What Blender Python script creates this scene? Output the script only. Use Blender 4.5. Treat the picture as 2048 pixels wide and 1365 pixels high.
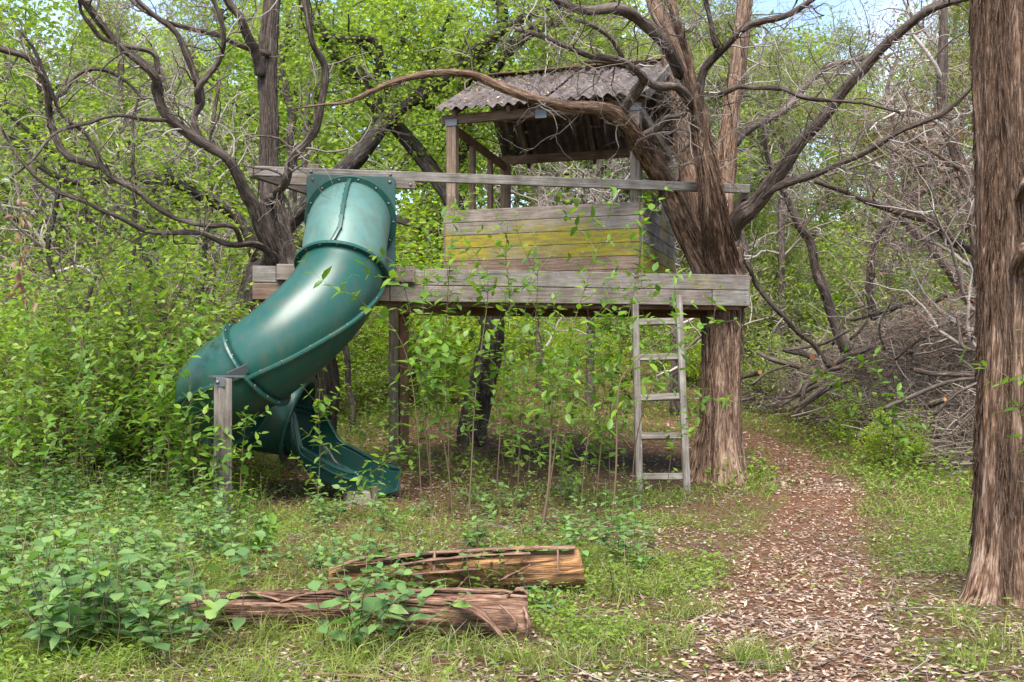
import bpy, bmesh, math, random
import numpy as np
from mathutils import Matrix, Vector

for o in list(bpy.data.objects):
    bpy.data.objects.remove(o)
scene = bpy.context.scene
COL = scene.collection
RNG = np.random.default_rng(7)
random.seed(7)
R = math.radians

# ------------------------------------------------------------------ camera, light, exposure
F, EYE, HOR = 2200.0, 1.2, 745.0         # focal length and horizon row in pixels of the photograph, eye height in metres
cam_d = bpy.data.cameras.new('camera')
cam_d.sensor_width = 36.0
cam_d.lens = 36.0 * F / 2048.0
cam_d.shift_y = (HOR - 682.5) / 2048.0
cam_d.clip_start, cam_d.clip_end = 0.1, 1000
cam = bpy.data.objects.new('camera', cam_d)
cam.location = (0, 0, EYE)
cam.rotation_euler = (R(90), 0, 0)
COL.objects.link(cam)
scene.camera = cam

SUN_EL, SUN_AZ = 58.0, -172.0            # sun high behind the photographer; azimuth clockwise from +Y
world = bpy.data.worlds.new('World')
scene.world = world
world.use_nodes = True
wt = world.node_tree
wt.nodes.clear()
sky = wt.nodes.new('ShaderNodeTexSky')
sky.sky_type = 'NISHITA'
sky.sun_disc = False
sky.sun_elevation = R(SUN_EL)
sky.sun_rotation = R(SUN_AZ)
sky.air_density, sky.dust_density, sky.ozone_density = 1.0, 0.4, 1.5
tc = wt.nodes.new('ShaderNodeTexCoord')
nz = wt.nodes.new('ShaderNodeTexNoise')
nz.inputs['Scale'].default_value = 3.2
nz.inputs['Detail'].default_value = 5
cr = wt.nodes.new('ShaderNodeValToRGB')
cr.color_ramp.elements[0].position, cr.color_ramp.elements[1].position = 0.46, 0.74
cr.color_ramp.elements[0].color = (0.05, 0.05, 0.05, 1)
cr.color_ramp.elements[1].color = (0.9, 0.9, 0.9, 1)
mx = wt.nodes.new('ShaderNodeMix')
mx.data_type = 'RGBA'
mx.inputs['B'].default_value = (4.6, 4.7, 4.9, 1)         # thin bright cloud
bg = wt.nodes.new('ShaderNodeBackground')
bg.inputs['Strength'].default_value = 0.1
wo = wt.nodes.new('ShaderNodeOutputWorld')
wt.links.new(tc.outputs['Generated'], nz.inputs['Vector'])
wt.links.new(nz.outputs['Fac'], cr.inputs['Fac'])
wt.links.new(cr.outputs['Color'], mx.inputs['Factor'])
wt.links.new(sky.outputs['Color'], mx.inputs['A'])
wt.links.new(mx.outputs['Result'], bg.inputs['Color'])
wt.links.new(bg.outputs['Background'], wo.inputs['Surface'])

sun_d = bpy.data.lights.new('sun', 'SUN')
sun_d.energy = 3.0
sun_d.angle = R(40)
sun_d.color = (1.0, 0.94, 0.84)
sun = bpy.data.objects.new('sun', sun_d)
sun.rotation_euler = (R(90 - SUN_EL), 0, R(-SUN_AZ))
_v = Vector((math.sin(R(SUN_AZ)) * math.cos(R(SUN_EL)), math.cos(R(SUN_AZ)) * math.cos(R(SUN_EL)), math.sin(R(SUN_EL))))
sun.rotation_euler = _v.to_track_quat('Z', 'Y').to_euler()
COL.objects.link(sun)

vs = scene.view_settings
vs.view_transform, vs.look, vs.gamma = 'Standard', 'None', 1.0
vs.use_curve_mapping = False
vs.exposure = 1.9
scene.render.engine = 'CYCLES'
cy = scene.cycles
cy.use_denoising = True
cy.max_bounces, cy.diffuse_bounces, cy.glossy_bounces, cy.transmission_bounces, cy.transparent_max_bounces = 8, 4, 2, 4, 4
cy.caustics_reflective = cy.caustics_refractive = False

# ------------------------------------------------------------------ helpers
def P(px, py, d):
    """a pixel of the photograph at depth d as a point of the place"""
    return np.array(((px - 1024.0) / F * d, d, EYE + (HOR - py) / F * d))

def hash3(i, j, k, s=0):
    h = (i * 374761393 + j * 668265263 + k * 2147483647 + s * 1274126177) & 0xFFFFFFFF
    h = ((h ^ (h >> 13)) * 1274126177) & 0xFFFFFFFF
    h = (h ^ (h >> 16)) & 0xFFFF
    return h / 65535.0

def vnoise(p, s=0):
    p = np.asarray(p, float)
    i = np.floor(p).astype(np.int64)
    f = p - i
    f = f * f * (3 - 2 * f)
    r = 0
    for a in (0, 1):
        for b in (0, 1):
            for c in (0, 1):
                w = (f[..., 0] if a else 1 - f[..., 0]) * (f[..., 1] if b else 1 - f[..., 1]) * (f[..., 2] if c else 1 - f[..., 2])
                r = r + w * hash3(i[..., 0] + a, i[..., 1] + b, i[..., 2] + c, s)
    return r

def sstep(a, b, x):
    t = np.clip((np.asarray(x, float) - a) / (b - a), 0, 1)
    return t * t * (3 - 2 * t)

def norm(v):
    v = np.asarray(v, float)
    return v / np.maximum(np.linalg.norm(v, axis=-1, keepdims=True), 1e-9)

def gz(x, y):
    """height of the ground"""
    x, y = np.asarray(x, float), np.asarray(y, float)
    y0 = 10.0 + 2.8 / (1 + np.exp(-(x - 1.2) / 0.5))
    t = np.maximum(0, y - y0)
    z = 0.1 * t * t / (t + 1.0)
    t2 = np.maximum(0, np.minimum(y, 70) - 26)
    z = z + 0.14 * t2 * t2 / (t2 + 6)
    z = z + 0.5 * sstep(4.0, 6.6, x) * sstep(9.5, 13, y) * (1 - sstep(22, 30, y))
    q = np.stack([x, y, 0 * x], -1)
    z = z + 0.10 * (vnoise(q * 0.35, 3) - 0.5) * sstep(3, 7, y) + 0.03 * (vnoise(q * 1.6, 4) - 0.5)
    return z

WM = {}                                   # world matrices of everything built
def reg(o, parent, M):
    COL.objects.link(o)
    if parent is not None:
        o.parent = parent
        o.matrix_basis = WM[parent].inverted() @ M
    else:
        o.matrix_basis = M
    WM[o] = M
    return o

def thing(name, label, cat, loc, group=None, rotz=0.0):
    o = bpy.data.objects.new(name, None)
    o.empty_display_size = 0.2
    o['label'], o['category'] = label, cat
    if group:
        o['group'] = group
    return reg(o, None, Matrix.Translation(Vector(loc)) @ Matrix.Rotation(rotz, 4, 'Z'))

def tag(o, label, cat=None, group=None, kind=None):
    o['label'] = label
    if cat: o['category'] = cat
    if group: o['group'] = group
    if kind: o['kind'] = kind
    return o

class MB:
    """collects geometry as arrays; builds one mesh"""
    def __init__(s):
        s.v, s.f, s.bk, s.rnd, s.n, s.mi = [], [], [], [], 0, []
    def add(s, v, f, bk=None, rnd=None, mi=0):
        v = np.asarray(v, float).reshape(-1, 3)
        for a in (f if isinstance(f, (list, tuple)) else [f]):
            a = np.asarray(a, np.int64)
            if a.size:
                s.f.append(a + s.n)
                s.mi.append(np.full(len(a), mi, np.int32))
        s.v.append(v)
        s.bk.append(v if bk is None else np.asarray(bk, float).reshape(-1, 3))
        s.rnd.append(np.zeros(len(v)) if rnd is None else np.broadcast_to(rnd, (len(v),)).astype(float))
        s.n += len(v)
    def mesh(s, name, mats, smooth=True, origin=None):
        me = bpy.data.meshes.new(name)
        v = np.concatenate(s.v)
        if origin is not None:
            v = v - np.asarray(origin)
        nl = np.concatenate([np.full(len(a), a.shape[1], np.int32) for a in s.f])
        li = np.concatenate([a.ravel() for a in s.f]).astype(np.int32)
        me.vertices.add(len(v))
        me.vertices.foreach_set('co', v.astype(np.float32).ravel())
        me.loops.add(len(li))
        me.loops.foreach_set('vertex_index', li)
        me.polygons.add(len(nl))
        st = np.concatenate([[0], np.cumsum(nl)[:-1]]).astype(np.int32)
        me.polygons.foreach_set('loop_start', st)
        try:
            me.polygons.foreach_set('loop_total', nl)
        except Exception:
            pass
        me.polygons.foreach_set('use_smooth', np.full(len(nl), smooth, bool))
        if not isinstance(mats, (list, tuple)):
            mats = [mats]
        for m in mats:
            me.materials.append(m)
        me.polygons.foreach_set('material_index', np.concatenate(s.mi))
        a = me.attributes.new('bk', 'FLOAT_VECTOR', 'POINT')
        a.data.foreach_set('vector', np.concatenate(s.bk).astype(np.float32).ravel())
        a = me.attributes.new('rnd', 'FLOAT', 'POINT')
        a.data.foreach_set('value', np.concatenate(s.rnd).astype(np.float32))
        me.update(calc_edges=True)
        me.validate()
        return me
    def build(s, name, mats, parent=None, smooth=True, kind=None):
        """vertices are in world space"""
        org = np.array(WM[parent].translation) if parent is not None else np.zeros(3)
        if parent is not None:
            Mi = np.array(WM[parent].inverted())
            s.v = [a @ Mi[:3, :3].T + Mi[:3, 3] for a in s.v]
            me = s.mesh(name, mats, smooth)
            o = bpy.data.objects.new(name, me)
            reg(o, parent, WM[parent])
        else:
            me = s.mesh(name, mats, smooth)
            o = bpy.data.objects.new(name, me)
            reg(o, None, Matrix())
        if kind:
            o['kind'] = kind
        return o

def catmull(pts, per=6):
    pts = np.asarray(pts, float)
    p = np.vstack([2 * pts[0] - pts[1], pts, 2 * pts[-1] - pts[-2]])
    out = []
    for i in range(1, len(p) - 2):
        t = np.linspace(0, 1, per, endpoint=False)[:, None]
        a, b, c, d = p[i - 1], p[i], p[i + 1], p[i + 2]
        out.append(0.5 * ((2 * b) + (-a + c) * t + (2 * a - 5 * b + 4 * c - d) * t ** 2 + (-a + 3 * b - 3 * c + d) * t ** 3))
    out.append(pts[-1:])
    return np.vstack(out)

def frames(pts, up=None):
    T = np.gradient(pts, axis=0)
    T = norm(T)
    n = np.zeros_like(T)
    a = np.array((0, 0, 1.0)) if abs(T[0][2]) < 0.9 else np.array((1.0, 0, 0))
    n0 = norm(a - T[0] * np.dot(a, T[0]))
    for i in range(len(T)):
        n0 = norm(n0 - T[i] * np.dot(n0, T[i]))
        n[i] = n0
    return T, n, np.cross(T, n)

def tube(mb, pts, rad, sides=10, ridge=0.0, rfreq=7.0, caps=True, seed=0, vst=0.12, mi=0, flare=None, rnd=None):
    """swept tube with bark ridges running along it"""
    pts, rad = np.asarray(pts, float), np.asarray(rad, float)
    T, N, B = frames(pts)
    K = len(pts)
    L = np.concatenate([[0], np.cumsum(np.linalg.norm(np.diff(pts, axis=0), axis=1))])
    th = np.linspace(0, 2 * np.pi, sides, endpoint=False)
    c, s_ = np.cos(th), np.sin(th)
    rm = max(rad.mean(), 1e-4)
    bk = np.stack([np.broadcast_to(c * rm, (K, sides)), np.broadcast_to(s_ * rm, (K, sides)),
                   np.broadcast_to((L * vst + seed * 3.7)[:, None], (K, sides))], -1)
    rr = np.broadcast_to(rad[:, None], (K, sides)).copy()
    if ridge:
        q = np.stack([np.broadcast_to(c * rfreq / 2, (K, sides)) , np.broadcast_to(s_ * rfreq / 2, (K, sides)),
                      np.broadcast_to((L * 0.8 / max(rm * 4, 0.25) + seed)[:, None], (K, sides))], -1)
        n1 = np.abs(vnoise(q, seed) - 0.5) * 2
        n2 = vnoise(q * np.array((0.4, 0.4, 0.6)) + 9, seed + 1) - 0.5
        n3 = vnoise(q * np.array((2.3, 2.3, 1.5)) + 5, seed + 2) - 0.5
        rr = rr * (1 + ridge * (n1 * 0.9 - 0.35 + n2 * 1.4 + n3 * 0.6))
    if flare is not None:
        rr = rr * flare(th[None, :], L[:, None])
    v = pts[:, None, :] + rr[..., None] * (N[:, None, :] * c[None, :, None] + B[:, None, :] * s_[None, :, None])
    i = np.arange(K - 1)[:, None] * sides
    j = np.arange(sides)[None, :]
    j2 = (j + 1) % sides
    f = np.stack([i + j, i + j2, i + sides + j2, i + sides + j], -1).reshape(-1, 4)
    fs = [f]
    vv, bb = v.reshape(-1, 3), bk.reshape(-1, 3)
    if caps:
        vv = np.vstack([vv, pts[0], pts[-1]])
        bb = np.vstack([bb, bk[0].mean(0), bk[-1].mean(0)])
        a = np.arange(sides)
        b = (a + 1) % sides
        fs.append(np.stack([np.full(sides, K * sides), b, a], -1))
        fs.append(np.stack([np.full(sides, K * sides + 1), (K - 1) * sides + a, (K - 1) * sides + b], -1))
    mb.add(vv, fs, bb, rnd if rnd is not None else 0.5, mi)

def thin(mb, pts, rad, sides=3, rnd=None, mi=0):
    """many thin tubes at once: pts (N,K,3), rad (N,K)"""
    pts, rad = np.asarray(pts, float), np.asarray(rad, float)
    N, K, _ = pts.shape
    if N == 0:
        return
    T = norm(np.gradient(pts, axis=1))
    a = np.where(np.abs(T[..., 2:3]) < 0.9, np.array((0, 0, 1.0)), np.array((1.0, 0, 0)))
    U = norm(np.cross(T, a))
    V = np.cross(T, U)
    th = np.linspace(0, 2 * np.pi, sides, endpoint=False)
    v = pts[:, :, None, :] + rad[:, :, None, None] * (U[:, :, None, :] * np.cos(th)[:, None] + V[:, :, None, :] * np.sin(th)[:, None])
    base = (np.arange(N) * K * sides)[:, None, None]
    i = (np.arange(K - 1) * sides)[None, :, None]
    j = np.arange(sides)[None, None, :]
    j2 = (j + 1) % sides
    f = np.stack([base + i + j, base + i + j2, base + i + sides + j2, base + i + sides + j], -1).reshape(-1, 4)
    r = RNG.random(N) if rnd is None else np.broadcast_to(rnd, (N,))
    mb.add(v.reshape(-1, 3), f, None, np.repeat(r, K * sides), mi)

def grow(st, dr, ln, r0, K=7, wander=0.35, grav=0.0, taper=0.25):
    N = len(st)
    p = np.zeros((N, K, 3))
    p[:, 0] = st
    d = norm(dr)
    bias = norm(RNG.normal(size=(N, 3)))
    for k in range(1, K):
        d = norm(d + RNG.normal(size=(N, 3)) * wander * 0.8 + bias * wander * 0.35 + np.array((0, 0, grav)))
        p[:, k] = p[:, k - 1] + d * (np.asarray(ln) / (K - 1))[:, None]
    t = np.linspace(0, 1, K)
    rad = np.asarray(r0)[:, None] * (1 - (1 - taper) * t)
    return p, rad

def offshoots(p, rad, per, lo=0.2, out=0.8, lfac=(0.35, 0.75), rfac=0.55, rmin=0.002, base_len=None, up=0.0):
    """starts for side twigs on the polylines p"""
    N, K, _ = p.shape
    n = N * per
    idx = np.repeat(np.arange(N), per)
    t = lo + (0.98 - lo) * RNG.random(n)
    k = np.clip((t * (K - 1)).astype(int), 0, K - 2)
    fr = (t * (K - 1) - k)[:, None]
    st = p[idx, k] * (1 - fr) + p[idx, k + 1] * fr
    tg = norm(p[idx, k + 1] - p[idx, k])
    sd = RNG.normal(size=(n, 3))
    sd = norm(sd - tg * (sd * tg).sum(1, keepdims=True))
    dr = norm(tg * (1 - out * 0.6) + sd * out + np.array((0, 0, up)))
    L = np.linalg.norm(np.diff(p, axis=1), axis=2).sum(1)[idx] if base_len is None else np.full(n, base_len)
    ln = L * RNG.uniform(*lfac, n)
    r = np.maximum(rad[idx, k] * rfac, rmin)
    return st, dr, ln, r

def leaves(mb, pos, axis, nrm, ln, wd, fold=0.15, kind=0, rnd=None, mi=0, droop=0.0):
    """leaf blades; kind 0: four corners folded on the rib, 1: six-sided ovate blade with a rib"""
    pos = np.asarray(pos, float)
    N = len(pos)
    if N == 0:
        return
    ax = norm(axis)
    nm = norm(nrm - ax * (nrm * ax).sum(1, keepdims=True))
    sd = np.cross(nm, ax)
    ln = np.broadcast_to(ln, (N,))[:, None]
    wd = np.broadcast_to(wd, (N,))[:, None]
    r = RNG.random(N) if rnd is None else np.broadcast_to(rnd, (N,))
    if kind == 0:
        v = np.stack([pos, pos + ax * ln * 0.45 + sd * wd * 0.5 + nm * wd * fold, pos + ax * ln - nm * ln * droop, pos + ax * ln * 0.45 - sd * wd * 0.5 + nm * wd * fold], 1)
        b = (np.arange(N) * 4)[:, None]
        f = np.concatenate([b + np.array([[0, 1, 2]]), b + np.array([[0, 2, 3]])])
        mb.add(v.reshape(-1, 3), f, None, np.repeat(r, 4), mi)
    else:
        def q(t, w, h): return pos + ax * ln * t + sd * wd * w + nm * (wd * h - ln * droop * t * t)
        v = np.stack([q(0, 0, 0), q(.22, .42, fold), q(.55, .46, fold), q(1, 0, 0), q(.55, -.46, fold), q(.22, -.42, fold), q(.3, 0, 0), q(.62, 0, 0)], 1)
        b = (np.arange(N) * 8)[:, None]
        f3 = np.concatenate([b + np.array([[a]])[0] for a in ([0, 1, 6], [0, 6, 5], [2, 3, 7], [3, 4, 7])])
        f4 = np.concatenate([b + np.array([[a]])[0] for a in ([1, 2, 7, 6], [6, 7, 4, 5])])
        mb.add(v.reshape(-1, 3), [f3, f4], None, np.repeat(r, 8), mi)

# ------------------------------------------------------------------ materials
def newmat(name):
    m = bpy.data.materials.new(name)
    m.use_nodes = True
    t = m.node_tree
    t.nodes.clear()
    return m, t

def nd(t, typ, **kw):
    n = t.nodes.new('ShaderNode' + typ)
    for k, v in kw.items():
        if k.startswith('_'):
            setattr(n, k[1:], v)
        else:
            n.inputs[k.replace('__', ' ')].default_value = v
    return n

def ramp(t, fac, stops):
    n = t.nodes.new('ShaderNodeValToRGB')
    e = n.color_ramp.elements
    while len(e) < len(stops):
        e.new(0.5)
    for el, (p, c) in zip(e, stops):
        el.position = p
        el.color = tuple(c) + (1,) if len(c) == 3 else c
    t.links.new(fac, n.inputs['Fac'])
    return n.outputs['Color']

def attr(t, name, typ='GEOMETRY'):
    return nd(t, 'Attribute', _attribute_name=name, _attribute_type=typ)

def mapping(t, vec, scale=(1, 1, 1), loc=(0, 0, 0)):
    n = nd(t, 'Mapping')
    n.inputs['Scale'].default_value = scale
    n.inputs['Location'].default_value = loc
    t.links.new(vec, n.inputs['Vector'])
    return n.outputs['Vector']

def noise(t, vec, scale, detail=4, rough=0.6, dist=0.0):
    n = nd(t, 'TexNoise', Scale=scale, Detail=detail, Roughness=rough, Distortion=dist)
    t.links.new(vec, n.inputs['Vector'])
    return n.outputs['Fac']

def mixc(t, fac, a, b, blend='MIX'):
    n = t.nodes.new('ShaderNodeMix')
    n.data_type = 'RGBA'
    n.blend_type = blend
    for s, v in (('Factor', fac), ('A', a), ('B', b)):
        if isinstance(v, (int, float)):
            n.inputs[s].default_value = v
        elif isinstance(v, tuple):
            n.inputs[s].default_value = v + (1,) if len(v) == 3 else v
        else:
            t.links.new(v, n.inputs[s])
    return n.outputs['Result']

def math_(t, op, a, b=None, clamp=False):
    n = nd(t, 'Math', _operation=op, _use_clamp=clamp)
    for i, v in enumerate((a, b)):
        if v is None: continue
        if isinstance(v, (int, float)): n.inputs[i].default_value = v
        else: t.links.new(v, n.inputs[i])
    return n.outputs[0]

def finish(m, t, color, rough=0.7, bump=None, bstr=0.5, bdist=0.01, spec=0.4, trans=None, tfac=0.4):
    b = nd(t, 'BsdfPrincipled')
    for s, v in (('Base Color', color), ('Roughness', rough), ('Specular IOR Level', spec)):
        if isinstance(v, (int, float)): b.inputs[s].default_value = v
        elif isinstance(v, tuple): b.inputs[s].default_value = v + (1,)
        else: t.links.new(v, b.inputs[s])
    if bump is not None:
        bp = nd(t, 'Bump', Strength=bstr, Distance=bdist)
        t.links.new(bump, bp.inputs['Height'])
        t.links.new(bp.outputs['Normal'], b.inputs['Normal'])
    out = nd(t, 'OutputMaterial')
    sh = b.outputs['BSDF']
    if trans is not None:
        tr = nd(t, 'BsdfTranslucent')
        t.links.new(trans, tr.inputs['Color'])
        mxs = nd(t, 'MixShader', Fac=tfac)
        t.links.new(sh, mxs.inputs[1])
        t.links.new(tr.outputs['BSDF'], mxs.inputs[2])
        sh = mxs.outputs[0]
    t.links.new(sh, out.inputs['Surface'])
    return m

def leaf_mat(name, stops, tr=0.45, rough=0.45, tint=(1.25, 1.35, 0.5), spec=0.35):
    m, t = newmat(name)
    a = attr(t, 'rnd')
    oi = nd(t, 'ObjectInfo')
    f = math_(t, 'FRACT', math_(t, 'ADD', a.outputs['Fac'], oi.outputs['Random']))
    c = ramp(t, f, stops)
    g = nd(t, 'NewGeometry')
    n = noise(t, g.outputs['Position'], 1.1, 2)
    c = mixc(t, math_(t, 'MULTIPLY', n, 0.5), c, stops[-1][1])
    tc_ = mixc(t, 1.0, c, tint, 'MULTIPLY')
    return finish(m, t, c, rough, trans=tc_, tfac=tr, spec=spec)

def bark_mat(name, stops, sc=60, bstr=0.9, moss=0.0, zst=1.0):
    m, t = newmat(name)
    a = attr(t, 'bk')
    v = mapping(t, a.outputs['Vector'], (1, 1, zst))
    n1 = noise(t, v, sc, 6, 0.65, 0.4)
    n2 = noise(t, v, sc * 0.25, 4, 0.6, 0.3)
    n3 = noise(t, a.outputs['Vector'], 6, 3)
    n4 = noise(t, mapping(t, a.outputs['Vector'], (1, 1, zst * 0.5)), sc * 3.2, 3, 0.6)
    f = math_(t, 'ADD', math_(t, 'ADD', math_(t, 'MULTIPLY', n1, 0.42), math_(t, 'MULTIPLY', n4, 0.28)), math_(t, 'MULTIPLY', n2, 0.3))
    c = ramp(t, f, stops)
    c = mixc(t, math_(t, 'MULTIPLY', math_(t, 'SUBTRACT', n3, 0.4), 1.1, True), c, mixc(t, 0.5, stops[-1][1], stops[-2][1]))
    if moss:
        g = nd(t, 'NewGeometry')
        nm = noise(t, g.outputs['Position'], 5, 4)
        mk = ramp(t, nm, [(0.55, (0, 0, 0)), (0.7, (moss, moss, moss))])
        c = mixc(t, mk, c, (0.13, 0.14, 0.03))
    return finish(m, t, c, 0.9, f, bstr, 0.03, 0.15)

M = {}
M['cedar'] = bark_mat('cedar_bark', [(0.4, (0.01, 0.006, 0.0045)), (0.465, (0.062, 0.033, 0.02)), (0.515, (0.16, 0.094, 0.06)), (0.59, (0.34, 0.25, 0.195))], 85)
M['cedar_grey'] = bark_mat('weathered_cedar_bark', [(0.4, (0.01, 0.0075, 0.0065)), (0.47, (0.045, 0.032, 0.026)), (0.53, (0.105, 0.08, 0.066)), (0.62, (0.24, 0.2, 0.175))], 95)
M['oak'] = bark_mat('oak_bark', [(0.42, (0.008, 0.006, 0.006)), (0.5, (0.035, 0.027, 0.023)), (0.57, (0.1, 0.08, 0.07)), (0.68, (0.22, 0.2, 0.18))], 45, 1.0, 0.25, 2.5)
M['log'] = bark_mat('shredded_log_bark', [(0.38, (0.03, 0.014, 0.009)), (0.46, (0.11, 0.055, 0.034)), (0.54, (0.24, 0.14, 0.095)), (0.65, (0.42, 0.3, 0.23))], 85)
M['heart'] = bark_mat('bare_cedar_wood', [(0.39, (0.05, 0.023, 0.012)), (0.47, (0.17, 0.082, 0.04)), (0.54, (0.33, 0.175, 0.075)), (0.65, (0.48, 0.33, 0.19))], 55)

def twig_mat(name, stops):
    m, t = newmat(name)
    return finish(m, t, ramp(t, attr(t, 'rnd').outputs['Fac'], stops), 0.85, spec=0.2)
M['twig'] = twig_mat('dead_twig', [(0, (0.05, 0.037, 0.03)), (0.5, (0.13, 0.1, 0.085)), (1, (0.32, 0.28, 0.26))])
M['twig_lit'] = twig_mat('lit_dead_twig', [(0, (0.12, 0.095, 0.08)), (0.5, (0.24, 0.2, 0.175)), (1, (0.42, 0.375, 0.345))])  # lighter twig copy: light on the background twigs put into the colour
M['twig_dark'] = twig_mat('dark_twig', [(0, (0.035, 0.026, 0.022)), (0.6, (0.1, 0.075, 0.062)), (1, (0.25, 0.21, 0.18))])
M['stem'] = twig_mat('sapling_stem', [(0, (0.06, 0.042, 0.025)), (0.5, (0.12, 0.085, 0.052)), (1, (0.22, 0.17, 0.115))])
M['stick'] = twig_mat('brush_stick', [(0, (0.06, 0.043, 0.032)), (0.45, (0.15, 0.115, 0.09)), (0.8, (0.25, 0.2, 0.165)), (1, (0.4, 0.35, 0.31))])
M['cut'] = twig_mat('fresh_cut_wood', [(0, (0.28, 0.12, 0.045)), (1, (0.36, 0.19, 0.085))])

M['oakleaf'] = leaf_mat('oak_leaf', [(0, (0.09, 0.17, 0.028)), (0.5, (0.18, 0.27, 0.042)), (1, (0.32, 0.39, 0.07))], 0.55)
M['shrub'] = leaf_mat('shrub_leaf', [(0, (0.058, 0.143, 0.039)), (0.45, (0.130, 0.234, 0.046)), (0.8, (0.234, 0.338, 0.046)), (1, (0.351, 0.416, 0.078))], 0.5)
M['juniper'] = leaf_mat('juniper_needle', [(0, (0.103, 0.149, 0.040)), (0.5, (0.196, 0.253, 0.057)), (1, (0.322, 0.356, 0.092))], 0.5)
M['brownfoliage'] = leaf_mat('dead_foliage', [(0, (0.14, 0.065, 0.04)), (0.5, (0.22, 0.12, 0.075)), (1, (0.3, 0.19, 0.13))], 0.35, tint=(1.1, 0.9, 0.7))
M['lime'] = leaf_mat('lime_green_leaf', [(0, (0.138, 0.253, 0.017)), (0.5, (0.230, 0.345, 0.023)), (1, (0.345, 0.437, 0.034))], 0.55)
M['sapleaf'] = leaf_mat('sapling_leaf', [(0, (0.036, 0.102, 0.024)), (0.45, (0.066, 0.156, 0.026)), (0.8, (0.120, 0.228, 0.030)), (1, (0.204, 0.312, 0.036))], 0.42, 0.4, spec=0.3)
M['weedleaf'] = leaf_mat('weed_leaf', [(0, (0.052, 0.127, 0.052)), (0.5, (0.103, 0.201, 0.075)), (0.85, (0.161, 0.265, 0.098)), (1, (0.218, 0.322, 0.069))], 0.38, 0.42, (1.15, 1.3, 0.55), 0.3)
M['grass'] = leaf_mat('grass_blade', [(0, (0.08, 0.14, 0.016)), (0.5, (0.15, 0.23, 0.024)), (0.85, (0.24, 0.31, 0.04)), (1, (0.33, 0.3, 0.13))], 0.4)
M['cover'] = leaf_mat('ground_cover_leaf', [(0, (0.055, 0.12, 0.018)), (0.5, (0.115, 0.2, 0.022)), (1, (0.21, 0.29, 0.035))], 0.4)
M['litter'] = leaf_mat('fallen_leaf', [(0, (0.055, 0.028, 0.018)), (0.3, (0.14, 0.08, 0.052)), (0.6, (0.25, 0.162, 0.112)), (0.85, (0.38, 0.28, 0.205)), (1, (0.5, 0.4, 0.31))], 0.15, 0.7, (1.1, 0.9, 0.7), 0.2)

def wood_mat():
    m, t = newmat('weathered_board')
    tc = nd(t, 'TexCoord')
    oi = nd(t, 'ObjectInfo')
    off = nd(t, 'VectorMath', _operation='ADD')
    t.links.new(tc.outputs['Object'], off.inputs[0])
    sc = nd(t, 'VectorMath', _operation='SCALE')
    cmb = nd(t, 'CombineXYZ')
    t.links.new(oi.outputs['Random'], cmb.inputs[0]); t.links.new(oi.outputs['Random'], cmb.inputs[1])
    t.links.new(cmb.outputs[0], sc.inputs[0]); sc.inputs['Scale'].default_value = 37
    t.links.new(sc.outputs[0], off.inputs[1])
    v = off.outputs[0]
    g = noise(t, mapping(t, v, (1.2, 28, 28)), 3.0, 8, 0.7, 0.3)
    g2 = noise(t, v, 5.0, 4)
    g3 = noise(t, mapping(t, v, (2, 90, 90)), 2.0, 3)
    f = math_(t, 'ADD', math_(t, 'MULTIPLY', g, 0.65), math_(t, 'MULTIPLY', g2, 0.35))
    grey = ramp(t, f, [(0.32, (0.05, 0.041, 0.034)), (0.48, (0.142, 0.127, 0.112)), (0.59, (0.232, 0.218, 0.203)), (0.73, (0.37, 0.355, 0.34))])
    brown = ramp(t, f, [(0.3, (0.04, 0.024, 0.016)), (0.48, (0.12, 0.07, 0.045)), (0.62, (0.22, 0.14, 0.09)), (0.78, (0.32, 0.23, 0.17))])
    c = mixc(t, attr(t, 'brown', 'OBJECT').outputs['Fac'], grey, brown)
    ms = attr(t, 'moss', 'OBJECT').outputs['Fac']
    nm = noise(t, mapping(t, v, (0.8, 2.2, 2.2)), 2.4, 6, 0.7)
    nm2 = noise(t, v, 40, 4, 0.7)
    nn = math_(t, 'ADD', math_(t, 'MULTIPLY', nm, 0.9), math_(t, 'MULTIPLY', nm2, 0.1))
    k = math_(t, 'MULTIPLY', math_(t, 'SUBTRACT', math_(t, 'ADD', nn, ms), 0.95), 5.5, True)
    ng = noise(t, mapping(t, v, (1.5, 9, 9)), 3.5, 6, 0.7)
    c = mixc(t, math_(t, 'MULTIPLY', k, math_(t, 'ADD', math_(t, 'MULTIPLY', ng, 0.7), 0.5), True), c, ramp(t, ng, [(0.35, (0.1, 0.078, 0.01)), (0.6, (0.24, 0.2, 0.01))]))
    lich = ramp(t, noise(t, v, 14, 5, 0.7), [(0.66, (0, 0, 0)), (0.72, (0.5, 0.5, 0.5))])
    c = mixc(t, lich, c, (0.5, 0.5, 0.45))
    return finish(m, t, c, 0.85, g3, 0.5, 0.004, 0.2)
M['wood'] = wood_mat()

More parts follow.
